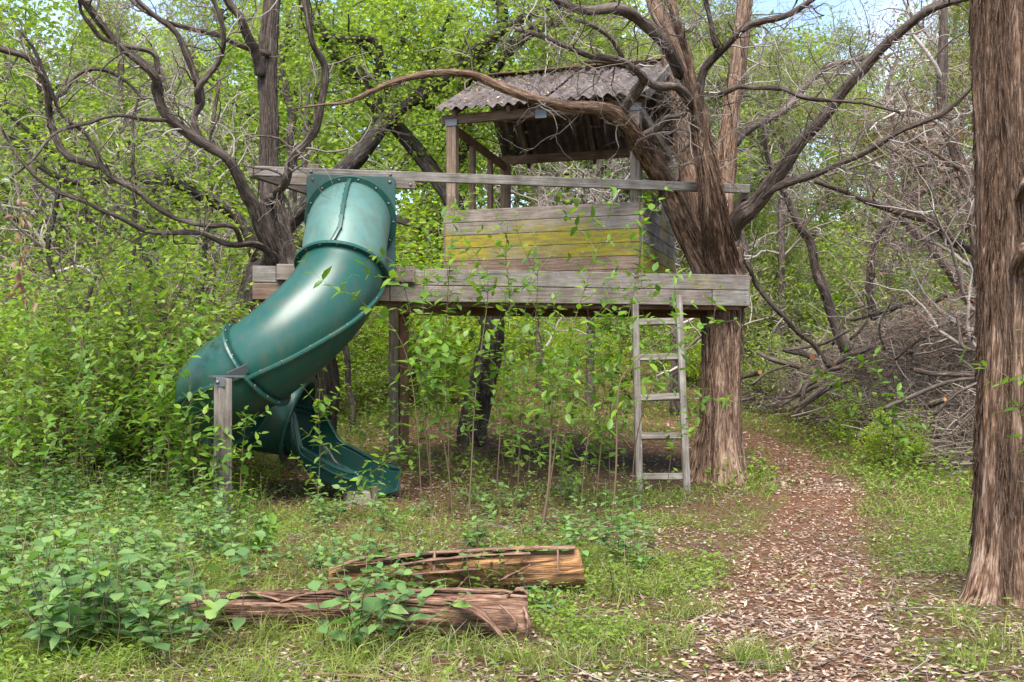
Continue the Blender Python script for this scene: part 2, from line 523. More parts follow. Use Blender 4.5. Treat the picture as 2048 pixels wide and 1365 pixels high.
def slide_mat(name, base, fade):
    m, t = newmat(name)
    tc = nd(t, 'NewGeometry')
    n = noise(t, tc.outputs['Position'], 2.2, 4)
    n2 = noise(t, tc.outputs['Position'], 90, 3)
    sc = noise(t, mapping(t, tc.outputs['Position'], (30, 30, 4)), 3, 5, 0.7)
    c = mixc(t, math_(t, 'MULTIPLY', n, fade), base, (0.2, 0.3, 0.28))
    spk = ramp(t, sc, [(0.6, (0, 0, 0)), (0.76, (0.2, 0.2, 0.2))])
    c = mixc(t, spk, c, (0.2, 0.24, 0.2))
    dirt = ramp(t, noise(t, mapping(t, tc.outputs['Position'], (5, 5, 2.2)), 2.0, 8, 0.75), [(0.48, (0, 0, 0)), (0.7, (0.5, 0.5, 0.5))])
    c = mixc(t, dirt, c, (0.07, 0.065, 0.04))
    rg = math_(t, 'ADD', math_(t, 'MULTIPLY', n, 0.2), 0.24 + fade * 0.25)
    return finish(m, t, c, rg, n2, 0.06, 0.002, 0.5)
M['slide'] = slide_mat('green_plastic', (0.003, 0.052, 0.04), 0.06)
M['slide_fade'] = slide_mat('faded_green_plastic', (0.006, 0.075, 0.06), 0.62)

def simple(name, c, rough=0.6, metal=0.0, var=0.3, sc=20):
    m, t = newmat(name)
    g = nd(t, 'NewGeometry')
    n = noise(t, g.outputs['Position'], sc, 5)
    col = mixc(t, math_(t, 'MULTIPLY', n, var * 1.6), c, tuple(x * 0.45 for x in c))
    b = finish(m, t, col, rough, n, 0.25, 0.004)
    m.node_tree.nodes['Principled BSDF'].inputs['Metallic'].default_value = metal
    return m
M['steel'] = simple('galvanised_steel', (0.15, 0.155, 0.16), 0.5, 0.7)
M['darksteel'] = simple('dark_steel', (0.08, 0.085, 0.09), 0.55, 0.5)
M['concrete'] = simple('concrete', (0.3, 0.25, 0.2), 0.9, 0, 0.5, 12)

def roof_mat():
    m, t = newmat('corrugated_roofing')
    g = nd(t, 'NewGeometry')
    n = noise(t, g.outputs['Position'], 4, 6, 0.7)
    n2 = noise(t, g.outputs['Position'], 45, 4, 0.7)
    f = math_(t, 'ADD', math_(t, 'MULTIPLY', n, 0.6), math_(t, 'MULTIPLY', n2, 0.4))
    c = ramp(t, f, [(0.34, (0.03, 0.022, 0.02)), (0.5, (0.085, 0.068, 0.066)), (0.6, (0.145, 0.122, 0.12)), (0.74, (0.24, 0.21, 0.2))])
    return finish(m, t, c, 0.75, n2, 0.3, 0.004, 0.3)
M['roof'] = roof_mat()

# ------------------------------------------------------------------ ground
PATH_Y = np.array([-6, 2, 4.3, 6.1, 8, 10.4, 12.5, 14.5, 16.5, 17.6, 18.3, 18.8])
PATH_X = np.array([0.2, 0.75, 1.05, 1.58, 2.15, 2.9, 3.3, 3.45, 3.2, 2.2, 0.8, -1.5])
PATH_W = np.array([0.52, 0.52, 0.5, 0.48, 0.48, 0.46, 0.5, 0.6, 0.6, 0.7, 0.8, 0.9])
def path_mask(x, y):
    """1 on the leaf-strewn path, 0 off it"""
    x, y = np.asarray(x, float), np.asarray(y, float)
    q = np.stack([x, y, 0 * x], -1)
    w = np.interp(y, PATH_Y, PATH_W) * (0.85 + 0.5 * (vnoise(q * 1.3, 11) - 0.5))
    m = 1 - sstep(0.75, 1.3, np.abs(x - np.interp(y, PATH_Y, PATH_X)) / w)
    # the bare strip under the deck and behind it
    m2 = sstep(13.0, 14.0, y) * (1 - sstep(14.8, 16.5, y)) * sstep(-2.4, -1, x) * (1 - sstep(3, 4, x))
    m3 = sstep(8.7, 9.4, y) * (1 - sstep(11.8, 13, y)) * sstep(-2.6, -2.1, x) * (1 - sstep(-0.9, -0.3, x))
    return np.clip(np.maximum(np.maximum(m * (y < 18.8), 0.85 * m2), 0.9 * m3), 0, 1)
def mulch_mask(x, y):
    x, y = np.asarray(x, float), np.asarray(y, float)
    return sstep(10.2, 10.9, y) * (1 - sstep(13.0, 14.2, y)) * sstep(-0.9, 0.1, x) * (1 - sstep(1.9, 2.4, x))

xs = np.concatenate([np.linspace(-200, -20, 16), np.linspace(-18, -8.2, 30), np.linspace(-8, 8, 200), np.linspace(8.2, 18, 30), np.linspace(20, 200, 16)])
ys = np.concatenate([np.linspace(-40, -4, 10), np.linspace(-3, 1.8, 14), np.linspace(2, 20, 220), np.linspace(20.4, 60, 60), np.linspace(65, 300, 24)])
X, Y = np.meshgrid(xs, ys)
V = np.stack([X, Y, gz(X, Y)], -1)
nx, ny = len(xs), len(ys)
i = np.arange(ny - 1)[:, None] * nx
j = np.arange(nx - 1)[None, :]
mb = MB()
mb.add(V.reshape(-1, 3), np.stack([i + j, i + j + 1, i + nx + j + 1, i + nx + j], -1).reshape(-1, 4),
       np.stack([path_mask(X, Y), mulch_mask(X, Y), 0 * X], -1).reshape(-1, 3))

m, t = newmat('forest_floor')
a = attr(t, 'bk')
sep = nd(t, 'SeparateXYZ')
t.links.new(a.outputs['Vector'], sep.inputs[0])
g = nd(t, 'NewGeometry')
pos = g.outputs['Position']
n1 = noise(t, pos, 35, 8, 0.75)
n2 = noise(t, pos, 7, 5)
n3 = noise(t, pos, 1.3, 4)
vor = nd(t, 'TexVoronoi', Scale=26)
t.links.new(mapping(t, pos, (1, 1, 1)), vor.inputs['Vector'])
chips = ramp(t, vor.outputs['Color'], [(0.1, (0.05, 0.022, 0.012)), (0.45, (0.11, 0.055, 0.033)), (0.8, (0.2, 0.115, 0.075)), (1, (0.29, 0.19, 0.135))])
soil = ramp(t, n1, [(0.36, (0.035, 0.015, 0.008)), (0.49, (0.11, 0.05, 0.026)), (0.6, (0.19, 0.1, 0.06)), (0.72, (0.29, 0.19, 0.13))])
pathc = mixc(t, 0.45, soil, chips)
duff = ramp(t, n1, [(0.38, (0.03, 0.015, 0.009)), (0.5, (0.095, 0.05, 0.028)), (0.62, (0.19, 0.12, 0.08))])
green = ramp(t, n1, [(0.36, (0.025, 0.035, 0.008)), (0.52, (0.075, 0.1, 0.018)), (0.66, (0.14, 0.15, 0.035))])
off = mixc(t, ramp(t, math_(t, 'ADD', math_(t, 'MULTIPLY', n2, 0.5), math_(t, 'MULTIPLY', n3, 0.5)), [(0.46, (0, 0, 0)), (0.6, (0.7, 0.7, 0.7))]), duff, green)
c = mixc(t, sep.outputs[0], off, pathc)
mul = ramp(t, n1, [(0.3, (0.016, 0.009, 0.006)), (0.55, (0.05, 0.03, 0.021)), (0.75, (0.12, 0.08, 0.06))])
c = mixc(t, math_(t, 'MULTIPLY', sep.outputs[1], math_(t, 'ADD', n2, 0.35), True), c, mul)
finish(m, t, c, 0.95, math_(t, 'ADD', n1, math_(t, 'MULTIPLY', vor.outputs['Distance'], 0.5)), 0.9, 0.02, 0.1)
M['ground'] = m
go = mb.build('ground', m)
tag(go, 'woodland ground of brown soil leaf litter and a winding path', kind='structure')

# ------------------------------------------------------------------ treehouse
def chamfer_box(sx, sy, sz, bev):
    bm = bmesh.new()
    bmesh.ops.create_cube(bm, size=1.0)
    bmesh.ops.scale(bm, vec=(sx, sy, sz), verts=bm.verts)
    if bev:
        bmesh.ops.bevel(bm, geom=bm.edges[:], offset=bev, segments=1, affect='EDGES', profile=0.5)
    return bm

def board(name, a, b, wid, thk, up=(0, 0, 1), parent=None, brown=0.0, moss=0.0, mat='wood', bev=0.006, label=None, warp=0.0):
    """a plank from a to b; wid along up, thk across"""
    a, b = Vector(a), Vector(b)
    x = (b - a).normalized()
    u = Vector(up)
    z = (u - x * u.dot(x)).normalized()
    y = z.cross(x)
    bm = chamfer_box((b - a).length, thk, wid, bev)
    me = bpy.data.meshes.new(name)
    bm.to_mesh(me)
    bm.free()
    me.materials.append(M[mat])
    o = bpy.data.objects.new(name, me)
    mt = Matrix((x, y, z)).transposed().to_4x4()
    mt.translation = (a + b) / 2
    reg(o, parent, mt)
    o['brown'], o['moss'] = float(brown), float(moss)
    if label:
        o['label'] = label
    return o

A, B_ = np.array((-2.406, 10.2)), np.array((2.423, 11.2))
U2 = (B_ - A) / np.linalg.norm(B_ - A)
LEN = np.linalg.norm(B_ - A)
N2 = np.array((U2[1], -U2[0]))            # out of the front
def D(s, out, z):
    """a point of the deck front: s metres from its left end, out in front of it"""
    q = A + U2 * s + N2 * out
    return (q[0], q[1], z)
def sx(px):
    k = (px - 1024.0) / F
    return (k * A[1] - A[0]) / (U2[0] - k * U2[1])

th = thing('treehouse', 'weathered wooden treehouse platform with a small roofed lookout tower built round the cedar', 'treehouse', (0, 11.4, 0))
# fascia: an upper board, and a lower board of two lengths
board('fascia_board', D(0.22, -0.02, 2.112), D(LEN, -0.02, 2.112), 0.155, 0.04, parent=th, brown=0.15, moss=0.42)
board('fascia_board', D(0.0, -0.02, 2.112), D(0.215, -0.02, 2.112), 0.155, 0.04, parent=th, brown=0.05, moss=0.05)
board('fascia_board', D(sx(780), -0.02, 1.952), D(sx(1424), -0.02, 1.952), 0.155, 0.04, parent=th, brown=0.3, moss=0.08)
board('fascia_board', D(0, -0.02, 1.952), D(sx(779), -0.02, 1.952), 0.155, 0.04, parent=th, brown=0.75, moss=0.2)
board('fascia_board', D(sx(1425.5), -0.02, 1.952), D(LEN, -0.02, 1.952), 0.155, 0.04, parent=th, brown=0.0, moss=0.1)
# mossy ledger that carries the slide
board('ledger', D(sx(553), 0.025, 2.13), D(sx(829), 0.025, 2.13), 0.15, 0.045, parent=th, brown=0.35, moss=0.3, label='mossy ledger board bolted across the left end')
board('ledger', D(sx(571), 0.035, 2.985), D(sx(829), 0.035, 2.985), 0.085, 0.04, parent=th, brown=0.35, moss=0.25)
# deck boards and joists
VL, VR = norm(np.array((0.36, 0.93))), norm(np.array((0.11, 1.0)))
for k in range(12):
    t0 = (k + 0.5) / 12
    p = A + VL * 2.9 * t0 - N2 * 0.0
    q = B_ + VR * 2.0 * t0
    p = p + U2 * 0.02
    board('deck_board', (p[0], p[1], 2.16), (q[0], q[1], 2.16), 0.034, 2.0 / 12 - 0.008 if k else 0.12, parent=th, brown=0.5, moss=0.02, bev=0.003)
for s in (0.06, 0.28, 0.5, 0.72, 0.94):
    p = A + U2 * LEN * s - N2 * 0.06
    q = p + (VL * 2.7 * (1 - s) + VR * 1.9 * s)
    board('joist', (p[0], p[1], 2.055), (q[0], q[1], 2.055), 0.15, 0.045, parent=th, brown=1.0)
board('beam', D(0.05, -0.12, 1.885), D(LEN - 0.08, -0.12, 1.885), 0.1, 0.09, parent=th, brown=1.0)
pB, qB = A + VL * 2.2 + U2 * 0.2, B_ + VR * 1.85
board('beam', (pB[0], pB[1], 1.9), (qB[0], qB[1], 1.9), 0.12, 0.09, parent=th, brown=1.0)
p, q = B_ + U2 * 0.002 - N2 * 0.0, B_ + VR * 1.95
board('side_fascia', (p[0] - 0.02, p[1] + 0.0, 2.03), (q[0] - 0.02, q[1], 2.03), 0.31, 0.035, parent=th, brown=0.4)
# guard rail with its returns
zr = 3.06
board('guard_rail', D(0.015, 0.03, zr), D(LEN - 0.02, 0.03, zr), 0.092, 0.045, parent=th, brown=0.06, moss=0.12)
p, q = A + U2 * -0.02 , A + VL * 3.3 - U2 * 0.02
board('guard_rail', (p[0], p[1], zr - 0.005), (q[0], q[1], zr - 0.06), 0.09, 0.045, parent=th, brown=0.4, moss=0.1)
p, q = B_ - U2 * 0.05 - N2 * 0.01, B_ + VR * 1.8 - U2 * 0.05
board('guard_rail', (p[0], p[1], zr - 0.055), (q[0], q[1], zr - 0.055), 0.09, 0.045, parent=th, brown=0.25, moss=0.05)
def post(name, px, z0, z1, w, out=-0.06, brown=0.4, moss=0.1, label=None):
    c = D(sx(px), out, 0)
    return board(name, (c[0], c[1], z0), (c[0], c[1], z1), w, w, (U2[0], U2[1], 0), th, brown, moss, label=label)
post('rail_post', 627, 2.18, 3.16, 0.1, -0.075, 0.4, 0.35)
post('rail_post', 781, 2.18, 3.13, 0.1, -0.075, 0.4, 0.35)
# the pair of ground posts under the left part
gp = P(787, 893, 12.3)
zb = float(gz(gp[0], gp[1])) - 0.1
board('ground_post', (gp[0], gp[1], zb), (gp[0], gp[1], 2.0), 0.1, 0.09, (1, 0.2, 0), th, 0.35, 0.05)
board('ground_post', (gp[0] + 0.108, gp[1] + 0.05, zb), (gp[0] + 0.108, gp[1] + 0.05, 2.0), 0.108, 0.09, (1, 0.2, 0), th, 1.0, 0.0)

# tower
FL, FR = np.array((-0.63, 11.66)), np.array((1.245, 11.05))
TU = norm(FR - FL); TW = np.linalg.norm(FR - FL)
TS = np.array((-TU[1], TU[0])); TD = 1.79
def T(t, s, z):
    q = FL + TU * t + TS * s
    return (q[0], q[1], z)
def tpost(name, t_, s, z0, z1, w, brown, moss=0.0):
    c = T(t_, s, 0)
    return board(name, (c[0], c[1], z0), (c[0], c[1], z1), w, w, (TU[0], TU[1], 0), th, brown, moss)
tpost('post', 0, 0, 2.17, 3.82, 0.105, 0.7, 0.0)
tpost('post', TW, 0, 2.17, 3.84, 0.105, 0.35, 0.22)
tpost('post', 0, TD, 2.17, 3.72, 0.105, 0.8)
tpost('post', TW, TD, 2.17, 3.72, 0.105, 0.1)
for s in (0.62, 1.22):
    tpost('stud', 0, s, 2.17, 3.74 - 0.0 * s, 0.06, 0.85)
board('roof_beam', T(-0.12, 0, 3.875), T(TW + 0.1, 0, 3.895), 0.1, 0.05, parent=th, brown=0.85)
board('roof_beam', T(-0.12, TD, 3.72 + 0.05), T(TW + 0.1, TD, 3.72 + 0.05), 0.1, 0.05, parent=th, brown=0.9)
board('side_beam', T(0, 0.05, 3.79), T(0, TD - 0.05, 3.69), 0.09, 0.045, parent=th, brown=0.85)
board('side_beam', T(TW + 0.03, -0.05, 3.86), T(TW + 0.03, TD + 0.05, 3.70), 0.1, 0.045, parent=th, brown=0.1, moss=0.45, label='side beam with yellow lichen on the right')
# walls
tone = [(0.3, 0.32), (0.2, 0.47), (0.25, 0.7), (0.35, 0.6), (0.75, 0.34), (0.7, 0.3)]
for k, (br, ms) in enumerate(tone):
    z = 2.835 - k * 0.1345
    board('wall_board', T(-0.05, -0.072, z), T(TW + 0.05, -0.072, z), 0.13, 0.03, parent=th, brown=br, moss=ms, bev=0.004,
          label='wall board coated in yellow lichen' if ms > 0.4 else None)
tone = [(0.0, 0.5), (0.0, 0.45), (0.0, 0.42), (0.05, 0.6), (0.05, 1.0), (0.1, 0.9)]
for k, (br, ms) in enumerate(tone):
    z = 2.835 - k * 0.1345
    board('wall_board', T(TW + 0.068, -0.05, z), T(TW + 0.068, TD + 0.05, z), 0.13, 0.03, parent=th, brown=br, moss=ms, bev=0.004)
    board('wall_board', T(-0.07, -0.05, z), T(-0.07, TD + 0.05, z), 0.13, 0.03, parent=th, brown=0.5, moss=0.05, bev=0.004)
# roof: a long front slope, a short steep back slope
SE, SR, SB = -0.17, 1.33, 2.1
ZE, ZR, ZB = 3.955, 4.66, 3.81
def corrugated(name, s0, z0, s1, z1, t0, t1, waves, seed):
    n = waves * 8
    mb = MB()
    uu = np.linspace(0, 1, n + 1)
    vv = np.linspace(0, 1, 9)
    d = np.array((s1 - s0, z1 - z0)); dn = np.array((-d[1], d[0])) / np.linalg.norm(d)
    if dn[1] < 0: dn = -dn
    h = 0.02 * np.cos(uu * waves * 2 * np.pi)
    pts = []
    for v in vv:
        sag = -0.012 * math.sin(v * 3.0) + 0.004 * np.sin(uu * 9 + v * 4 + seed)
        for side in (0,):
            s = s0 + d[0] * v + dn[0] * (h + sag) + 0.008 * np.sin(uu * 6 + seed) * (v == 0)
            z = z0 + d[1] * v + dn[1] * (h + sag)
            t_ = t0 + (t1 - t0) * uu
            q = FL + TU * t_[:, None] + TS * s[:, None]
            pts.append(np.column_stack([q, z]))
    top = np.array(pts)
    nrm = np.array((TS[0] * dn[0], TS[1] * dn[0], dn[1])) * 0.006
    allv = np.concatenate([top.reshape(-1, 3), (top - nrm).reshape(-1, 3)])
    w = n + 1
    i = np.arange(8)[:, None] * w; j = np.arange(n)[None, :]
    f = np.stack([i + j, i + j + 1, i + w + j + 1, i + w + j], -1).reshape(-1, 4)
    o = 9 * w
    e = np.arange(n)
    rim = [np.stack([e + o, e + 1 + o, e + 1, e], -1), np.stack([8 * w + e, 8 * w + e + 1, o + 8 * w + e + 1, o + 8 * w + e], -1)]
    mb.add(allv, [f, f[:, ::-1] + o] + rim)
    return mb.build(name, M['roof'], th)
half = TW * 0.52
corrugated('roof_sheet', SE, ZE, SR, ZR, -0.13, half, 10, 0.0)
corrugated('roof_sheet', SE - 0.004, ZE + 0.007, SR, ZR + 0.007, half - 0.06, TW + 0.13, 9, 2.0)
corrugated('roof_sheet', SR + 0.01, ZR - 0.01, SB, ZB, -0.13, TW + 0.13, 19, 1.0)
board('ridge_cap', T(-0.14, SR + 0.0, ZR + 0.024), T(TW + 0.15, SR, ZR + 0.03), 0.02, 0.16, parent=th, brown=1.0)
for t_ in (0.22, 1.05, TW - 0.06):
    board('rafter', T(t_, SB - 0.03, ZB - 0.075), T(t_, SR, ZR - 0.085), 0.09, 0.04, (0, 0, 1), th, 0.55)
for t_ in (0.05, 0.65, 1.3, TW - 0.02):
    board('rafter', T(t_, SE + 0.06, ZE - 0.035), T(t_, SR - 0.03, ZR - 0.08), 0.07, 0.04, (0, 0, 1), th, 0.7)
board('purlin', T(-0.08, 1.66, 4.235), T(TW + 0.06, 1.66, 4.235), 0.05, 0.08, (0, 0, 1), th, 0.85)
board('barge_board', T(TW + 0.15, SE - 0.02, ZE - 0.02), T(TW + 0.15, SR + 0.03, ZR - 0.01), 0.11, 0.03, (0, 0, 1), th, 0.1, 0.05)
board('barge_board', T(TW + 0.15, SR + 0.03, ZR - 0.02), T(TW + 0.15, SB, ZB - 0.03), 0.1, 0.03, (0, 0, 1), th, 0.8)
for t_, z in ((0.0, 3.835), (TW, 3.855)):
    board('metal_bracket', T(t_ - 0.06, -0.058, z), T(t_ + 0.07, -0.058, z), 0.07, 0.006, parent=th, mat='steel', bev=0)
board('metal_bracket', T(0.93, -0.04, 3.86), T(1.05, -0.04, 3.86), 0.09, 0.012, (0.15, 0, 1), th, mat='steel', bev=0)

def dome(r, h, n=8):
    v = [(0, 0, h)] + [(r * 0.75 * math.cos(a), r * 0.75 * math.sin(a), h * 0.75) for a in np.linspace(0, 6.283, n, endpoint=False)] + \
        [(r * math.cos(a), r * math.sin(a), 0) for a in np.linspace(0, 6.283, n, endpoint=False)]
    f3 = [[0, 1 + k, 1 + (k + 1) % n] for k in range(n)]
    f4 = [[1 + k, 1 + n + k, 1 + n + (k + 1) % n, 1 + (k + 1) % n] for k in range(n)]
    return np.array(v), [np.array(f3), np.array(f4)]
_b = MB(); _b.add(*dome(0.016, 0.01)); BOLT = _b.mesh('bolt', M['steel'])
def bolt(p, n, parent, s=1.0):
    o = bpy.data.objects.new('bolt', BOLT)
    q = Vector(n).to_track_quat('Z', 'Y').to_matrix().to_4x4()
    q.translation = Vector(p)
    return reg(o, parent, q @ Matrix.Scale(s, 4))
FN = (N2[0], N2[1], 0)
for k in range(6):
    for t_ in (0.0, TW * 0.5, TW - 0.02):
        for dz_ in (-0.035, 0.035):
            bolt(T(t_ + 0.01 * ((k * 7) % 3), -0.0875, 2.835 - k * 0.1345 + dz_), (-TS[0], -TS[1], 0), th, 0.32)
for px in (552, 622, 780, 1412):
    bolt(D(sx(px), 0.054, zr + 0.01), FN, th)
bolt(D(sx(820), 0.056, 2.98), FN, th)
for px, z in ((1433, 1.98), (1490, 2.0), (1490, 1.92), (822, 2.17), (822, 2.09)):
    bolt(D(sx(px), 0.002 if px > 900 else 0.048, z), FN, th, 0.5)

# ------------------------------------------------------------------ slide
sl = thing('spiral_slide', 'glossy dark green enclosed spiral tube slide leaving the left end of the deck', 'slide', (-2.05, 9.85, 0))
RH, RT = 0.55, 0.375
CX, CY = -2.05, 9.85
PC = D(sx(702), 0.06, 2.56)
bm = chamfer_box(0.83, 0.03, 0.975, 0)
vert_edges = [e for e in bm.edges if abs(e.verts[0].co.y - e.verts[1].co.y) > 0.01]
bmesh.ops.bevel(bm, geom=vert_edges, offset=0.05, segments=4, affect='EDGES', profile=0.5)
bmesh.ops.bevel(bm, geom=[e for e in bm.edges if abs(e.verts[0].co.y - e.verts[1].co.y) < 0.001 and e.verts[0].co.y < 0], offset=0.006, segments=1, affect='EDGES')
me = bpy.data.meshes.new('entry_plate'); bm.to_mesh(me); bm.free(); me.materials.append(M['slide'])
mt = Matrix((Vector((U2[0], U2[1], 0)), Vector((-N2[0], -N2[1], 0)), Vector((0, 0, 1)))).transposed().to_4x4()
mt.translation = Vector(PC)
plate = reg(bpy.data.objects.new('entry_plate', me), sl, mt)
for dx in (-0.36, 0.36):
    for dz in (0.435, -0.43):
        bolt(Vector(PC) + Vector((U2[0] * dx + N2[0] * 0.016, U2[1] * dx + N2[1] * 0.016, dz)), FN, sl, 1.1)

def path_pt(w):
    """slide centre line: w < 0 the straight entry (metres), w >= 0 degrees turned"""
    zk = np.array([-0.46, -0.3, 0.0]); zv = np.array([2.62, 2.57, 2.30])
    if w < 0:
        f_ = -w / 0.40
        x0, y0 = CX + RH, CY
        return np.array((x0 + (PC[0] - x0) * f_, y0 + (PC[1] - y0) * f_, np.interp(w, -np.array([0.40, 0.26, 0.0])[[0, 1, 2]], [2.62, 2.55, 2.30]) if False else np.interp(-w, [0, 0.14, 0.28, 0.40], [2.30, 2.47, 2.58, 2.62])))
    a = R(-w)
    z = np.interp(w, [0, 12, 45, 80, 105, 140, 180, 225, 270, 300], [2.28, 2.06, 1.73, 1.42, 1.24, 1.09, 0.97, 0.86, 0.77, 0.66])
    return np.array((CX + RH * math.cos(a), CY + RH * math.sin(a), z))
W = list(np.linspace(-0.40, -0.02, 9)) + list(np.linspace(0, 280, 81))
LINE = np.array([path_pt(w) for w in W])
k = np.array([1, 2, 3, 2, 1.0]); k /= k.sum()
Zs = np.convolve(np.pad(LINE[:, 2], 2, mode='edge'), k, 'valid'); LINE[2:-2, 2] = Zs[2:-2]
W = np.array(W)
TT = norm(np.gradient(LINE, axis=0))
UPV = norm(np.array((0, 0, 1.0)) - TT * TT[:, 2:3])
SDV = np.cross(TT, UPV)                    # to the right of travel
def ring(k, r, ang):
    """points round the tube at line index k; ang 0 is the crown, growing to the right of travel"""
    return LINE[k] + r * (UPV[k] * np.cos(ang)[:, None] + SDV[k] * np.sin(ang)[:, None])
def tube_part(name, k0, k1, mat, r=RT):
    mb = MB()
    n = 40
    ang = np.linspace(0, 2 * np.pi, n, endpoint=False)
    rows = [ring(k, r, ang) for k in range(k0, k1 + 1)]
    rows += [ring(k, r - 0.012, ang) for k in range(k1, k0 - 1, -1)]
    v = np.array(rows)
    K = len(rows)
    i = np.arange(K - 1)[:, None] * n; j = np.arange(n)[None, :]; j2 = (j + 1) % n
    mb.add(v.reshape(-1, 3), np.stack([i + j, i + j2, i + n + j2, i + n + j], -1).reshape(-1, 4)[:, ::-1])
    return mb.build(name, M[mat], sl)
def kw(w): return int(np.argmin(np.abs(W - w)))
K1, K2, K3, K4 = kw(12), kw(101), kw(196), kw(272)
s1 = tube_part('tube_section', 0, K1, 'slide_fade')
s2 = tube_part('tube_section', K1, K2, 'slide')
s3 = tube_part('tube_section', K2, K3, 'slide')
s4 = tube_part('tube_section', K3, K4, 'slide')
s1['label'] = 'faded sun-bleached upper tube section'
def flange(k, r1=RT + 0.045, w=0.03, par=None, nb=16):
    mb = MB()
    n = 48
    ang = np.linspace(0, 2 * np.pi, n, endpoint=False)
    c = []
    for dr, dw in ((-0.005, -w / 2), (r1 - RT, -w / 2), (r1 - RT + 0.006, 0), (r1 - RT, w / 2), (-0.005, w / 2)):
        c.append(ring(k, RT + dr, ang) + TT[k] * dw)
    v = np.array(c); K = 5
    i = np.arange(K - 1)[:, None] * n; j = np.arange(n)[None, :]; j2 = (j + 1) % n
    mb.add(v.reshape(-1, 3), np.stack([i + j, i + j2, i + n + j2, i + n + j], -1).reshape(-1, 4), mi=0)
    o = mb.build('flange', M['slide'], par or sl, smooth=False)
    for q in range(nb):
        a = np.array([2 * np.pi * (q + 0.5) / nb])
        for sg in (1, -1):
            bolt(ring(k, RT + 0.024, a)[0] + TT[k] * sg * w / 2, TT[k] * sg, sl, 0.75)
    return o
def seam(k0, k1, ang, par, nb):
    """the bolted lip running along a section"""
    a = np.array([R(ang)])
    pts = [ring(k, 1.0, a)[0] - LINE[k] for k in range(k0, k1 + 1)]
    mb = MB()
    v = []
    for d, k in zip(pts, range(k0, k1 + 1)):
        tg = np.cross(TT[k], d)
        for dr, dt in ((-0.005, -0.02), (0.03, -0.016), (0.034, 0), (0.03, 0.016), (-0.005, 0.02)):
            v.append(LINE[k] + d * (RT + dr) + tg * dt)
    K = k1 - k0 + 1; n = 5
    i = np.arange(K - 1)[:, None] * n; j = np.arange(n - 1)[None, :]
    mb.add(np.array(v), np.stack([i + j, i + j + 1, i + n + j + 1, i + n + j], -1).reshape(-1, 4))
    o = mb.build('seam', M['slide'], par, smooth=False)
    for q in range(nb):
        k = int(k0 + (k1 - k0) * (q + 0.5) / nb)
        d = ring(k, 1.0, a)[0] - LINE[k]
        for sg in (1, -1):
            tg = np.cross(TT[k], d) * sg
            bolt(LINE[k] + d * (RT + 0.015) + tg * 0.02, tg, sl, 0.6)
    return o
flange(K1); flange(K2); flange(K3, nb=12); flange(K4, nb=10)
flange(1, RT + 0.05, 0.02, nb=14)
seam(1, K1, -2, s1, 8)
seam(K1, K2, -112, s2, 8); seam(K2, K3, -106, s3, 7); seam(K3, K4, -96, s4, 5)
seam(K1, K2, 92, s2, 4)

# chute: a trough that opens out of the tube and runs out to the ground
mb = MB()
CH, NRM = [], []
for w in np.linspace(262, 304, 11):
    a = R(-w)
    CH.append((CX + RH * math.cos(a), CY + RH * math.sin(a)))
dirx, diry = math.sin(R(-304)), -math.cos(R(-304))
for q in np.linspace(0.03, 0.66, 20):
    CH.append((CX + RH * math.cos(R(-304)) + dirx * q, CY + RH * math.sin(R(-304)) + diry * q))
CH = np.array(CH)
sl_len = np.concatenate([[0], np.cumsum(np.linalg.norm(np.diff(CH, axis=0), axis=1))])
S = sl_len / sl_len[-1]
zbot = np.interp(S, [0, 0.3, 0.75, 0.92, 1], [0.44, 0.32, 0.14, 0.1, 0.1])
HD = norm(np.gradient(CH, axis=0))
jj = np.linspace(-1, 1, 25)
rows, rowsb = [], []
for q in range(len(CH)):
    b = float(sstep(0.17, 0.34, S[q]))
    phi = jj * R(110)
    cx, cz = 0.34 * np.sin(phi), 0.34 * (1 - np.cos(phi))
    aj = np.abs(jj)
    sx_ = np.where(aj < 0.6, 0.24 * jj / 0.6, np.sign(jj) * (0.24 + 0.06 * (aj - 0.6) / 0.4))
    sz_ = np.where(aj < 0.6, 0.0, 0.21 * (aj - 0.6) / 0.4)
    wx, wz = cx * (1 - b) + sx_ * b, cz * (1 - b) + sz_ * b
    rt = np.array((HD[q][1], -HD[q][0]))
    for lst, dz in ((rows, 0), (rowsb, -0.014)):
        lst.append(np.column_stack([CH[q][0] + rt[0] * wx * (1 + (dz < 0) * 0.03), CH[q][1] + rt[1] * wx * (1 + (dz < 0) * 0.03), zbot[q] + wz + dz]))
nC, nJ = len(CH), len(jj)
v = np.concatenate([np.array(rows).reshape(-1, 3), np.array(rowsb).reshape(-1, 3)])
i = np.arange(nC - 1)[:, None] * nJ; j = np.arange(nJ - 1)[None, :]
f = np.stack([i + j, i + j + 1, i + nJ + j + 1, i + nJ + j], -1).reshape(-1, 4)
o_ = nC * nJ
e = np.arange(nC - 1) * nJ
edge = [np.stack([e, e + nJ, e + nJ + o_, e + o_], -1), np.stack([e + nJ - 1, e + o_ + nJ - 1, e + nJ + o_ + nJ - 1, e + nJ + nJ - 1], -1)]
ee = (nC - 1) * nJ + np.arange(nJ - 1)
edge.append(np.stack([ee, ee + 1, ee + 1 + o_, ee + o_], -1))
mb.add(v, [f, f[:, ::-1] + o_] + edge)
chute = mb.build('chute', M['slide'], sl)
rows = np.array(rows)
for ed in (0, -1):
    mb = MB(); tube(mb, rows[:, ed], np.full(nC, 0.02), 8)
    mb.build('rim', M['slide'], chute)
    rt = np.column_stack([HD[:, 1], -HD[:, 0], 0 * HD[:, 0]]) * (-1 if ed == 0 else 1)
    mb = MB(); tube(mb, rows[:, ed] + rt * 0.012 + np.array((0, 0, -0.055)), np.full(nC, 0.013), 8)
    mb.build('lip', M['slide'], chute)
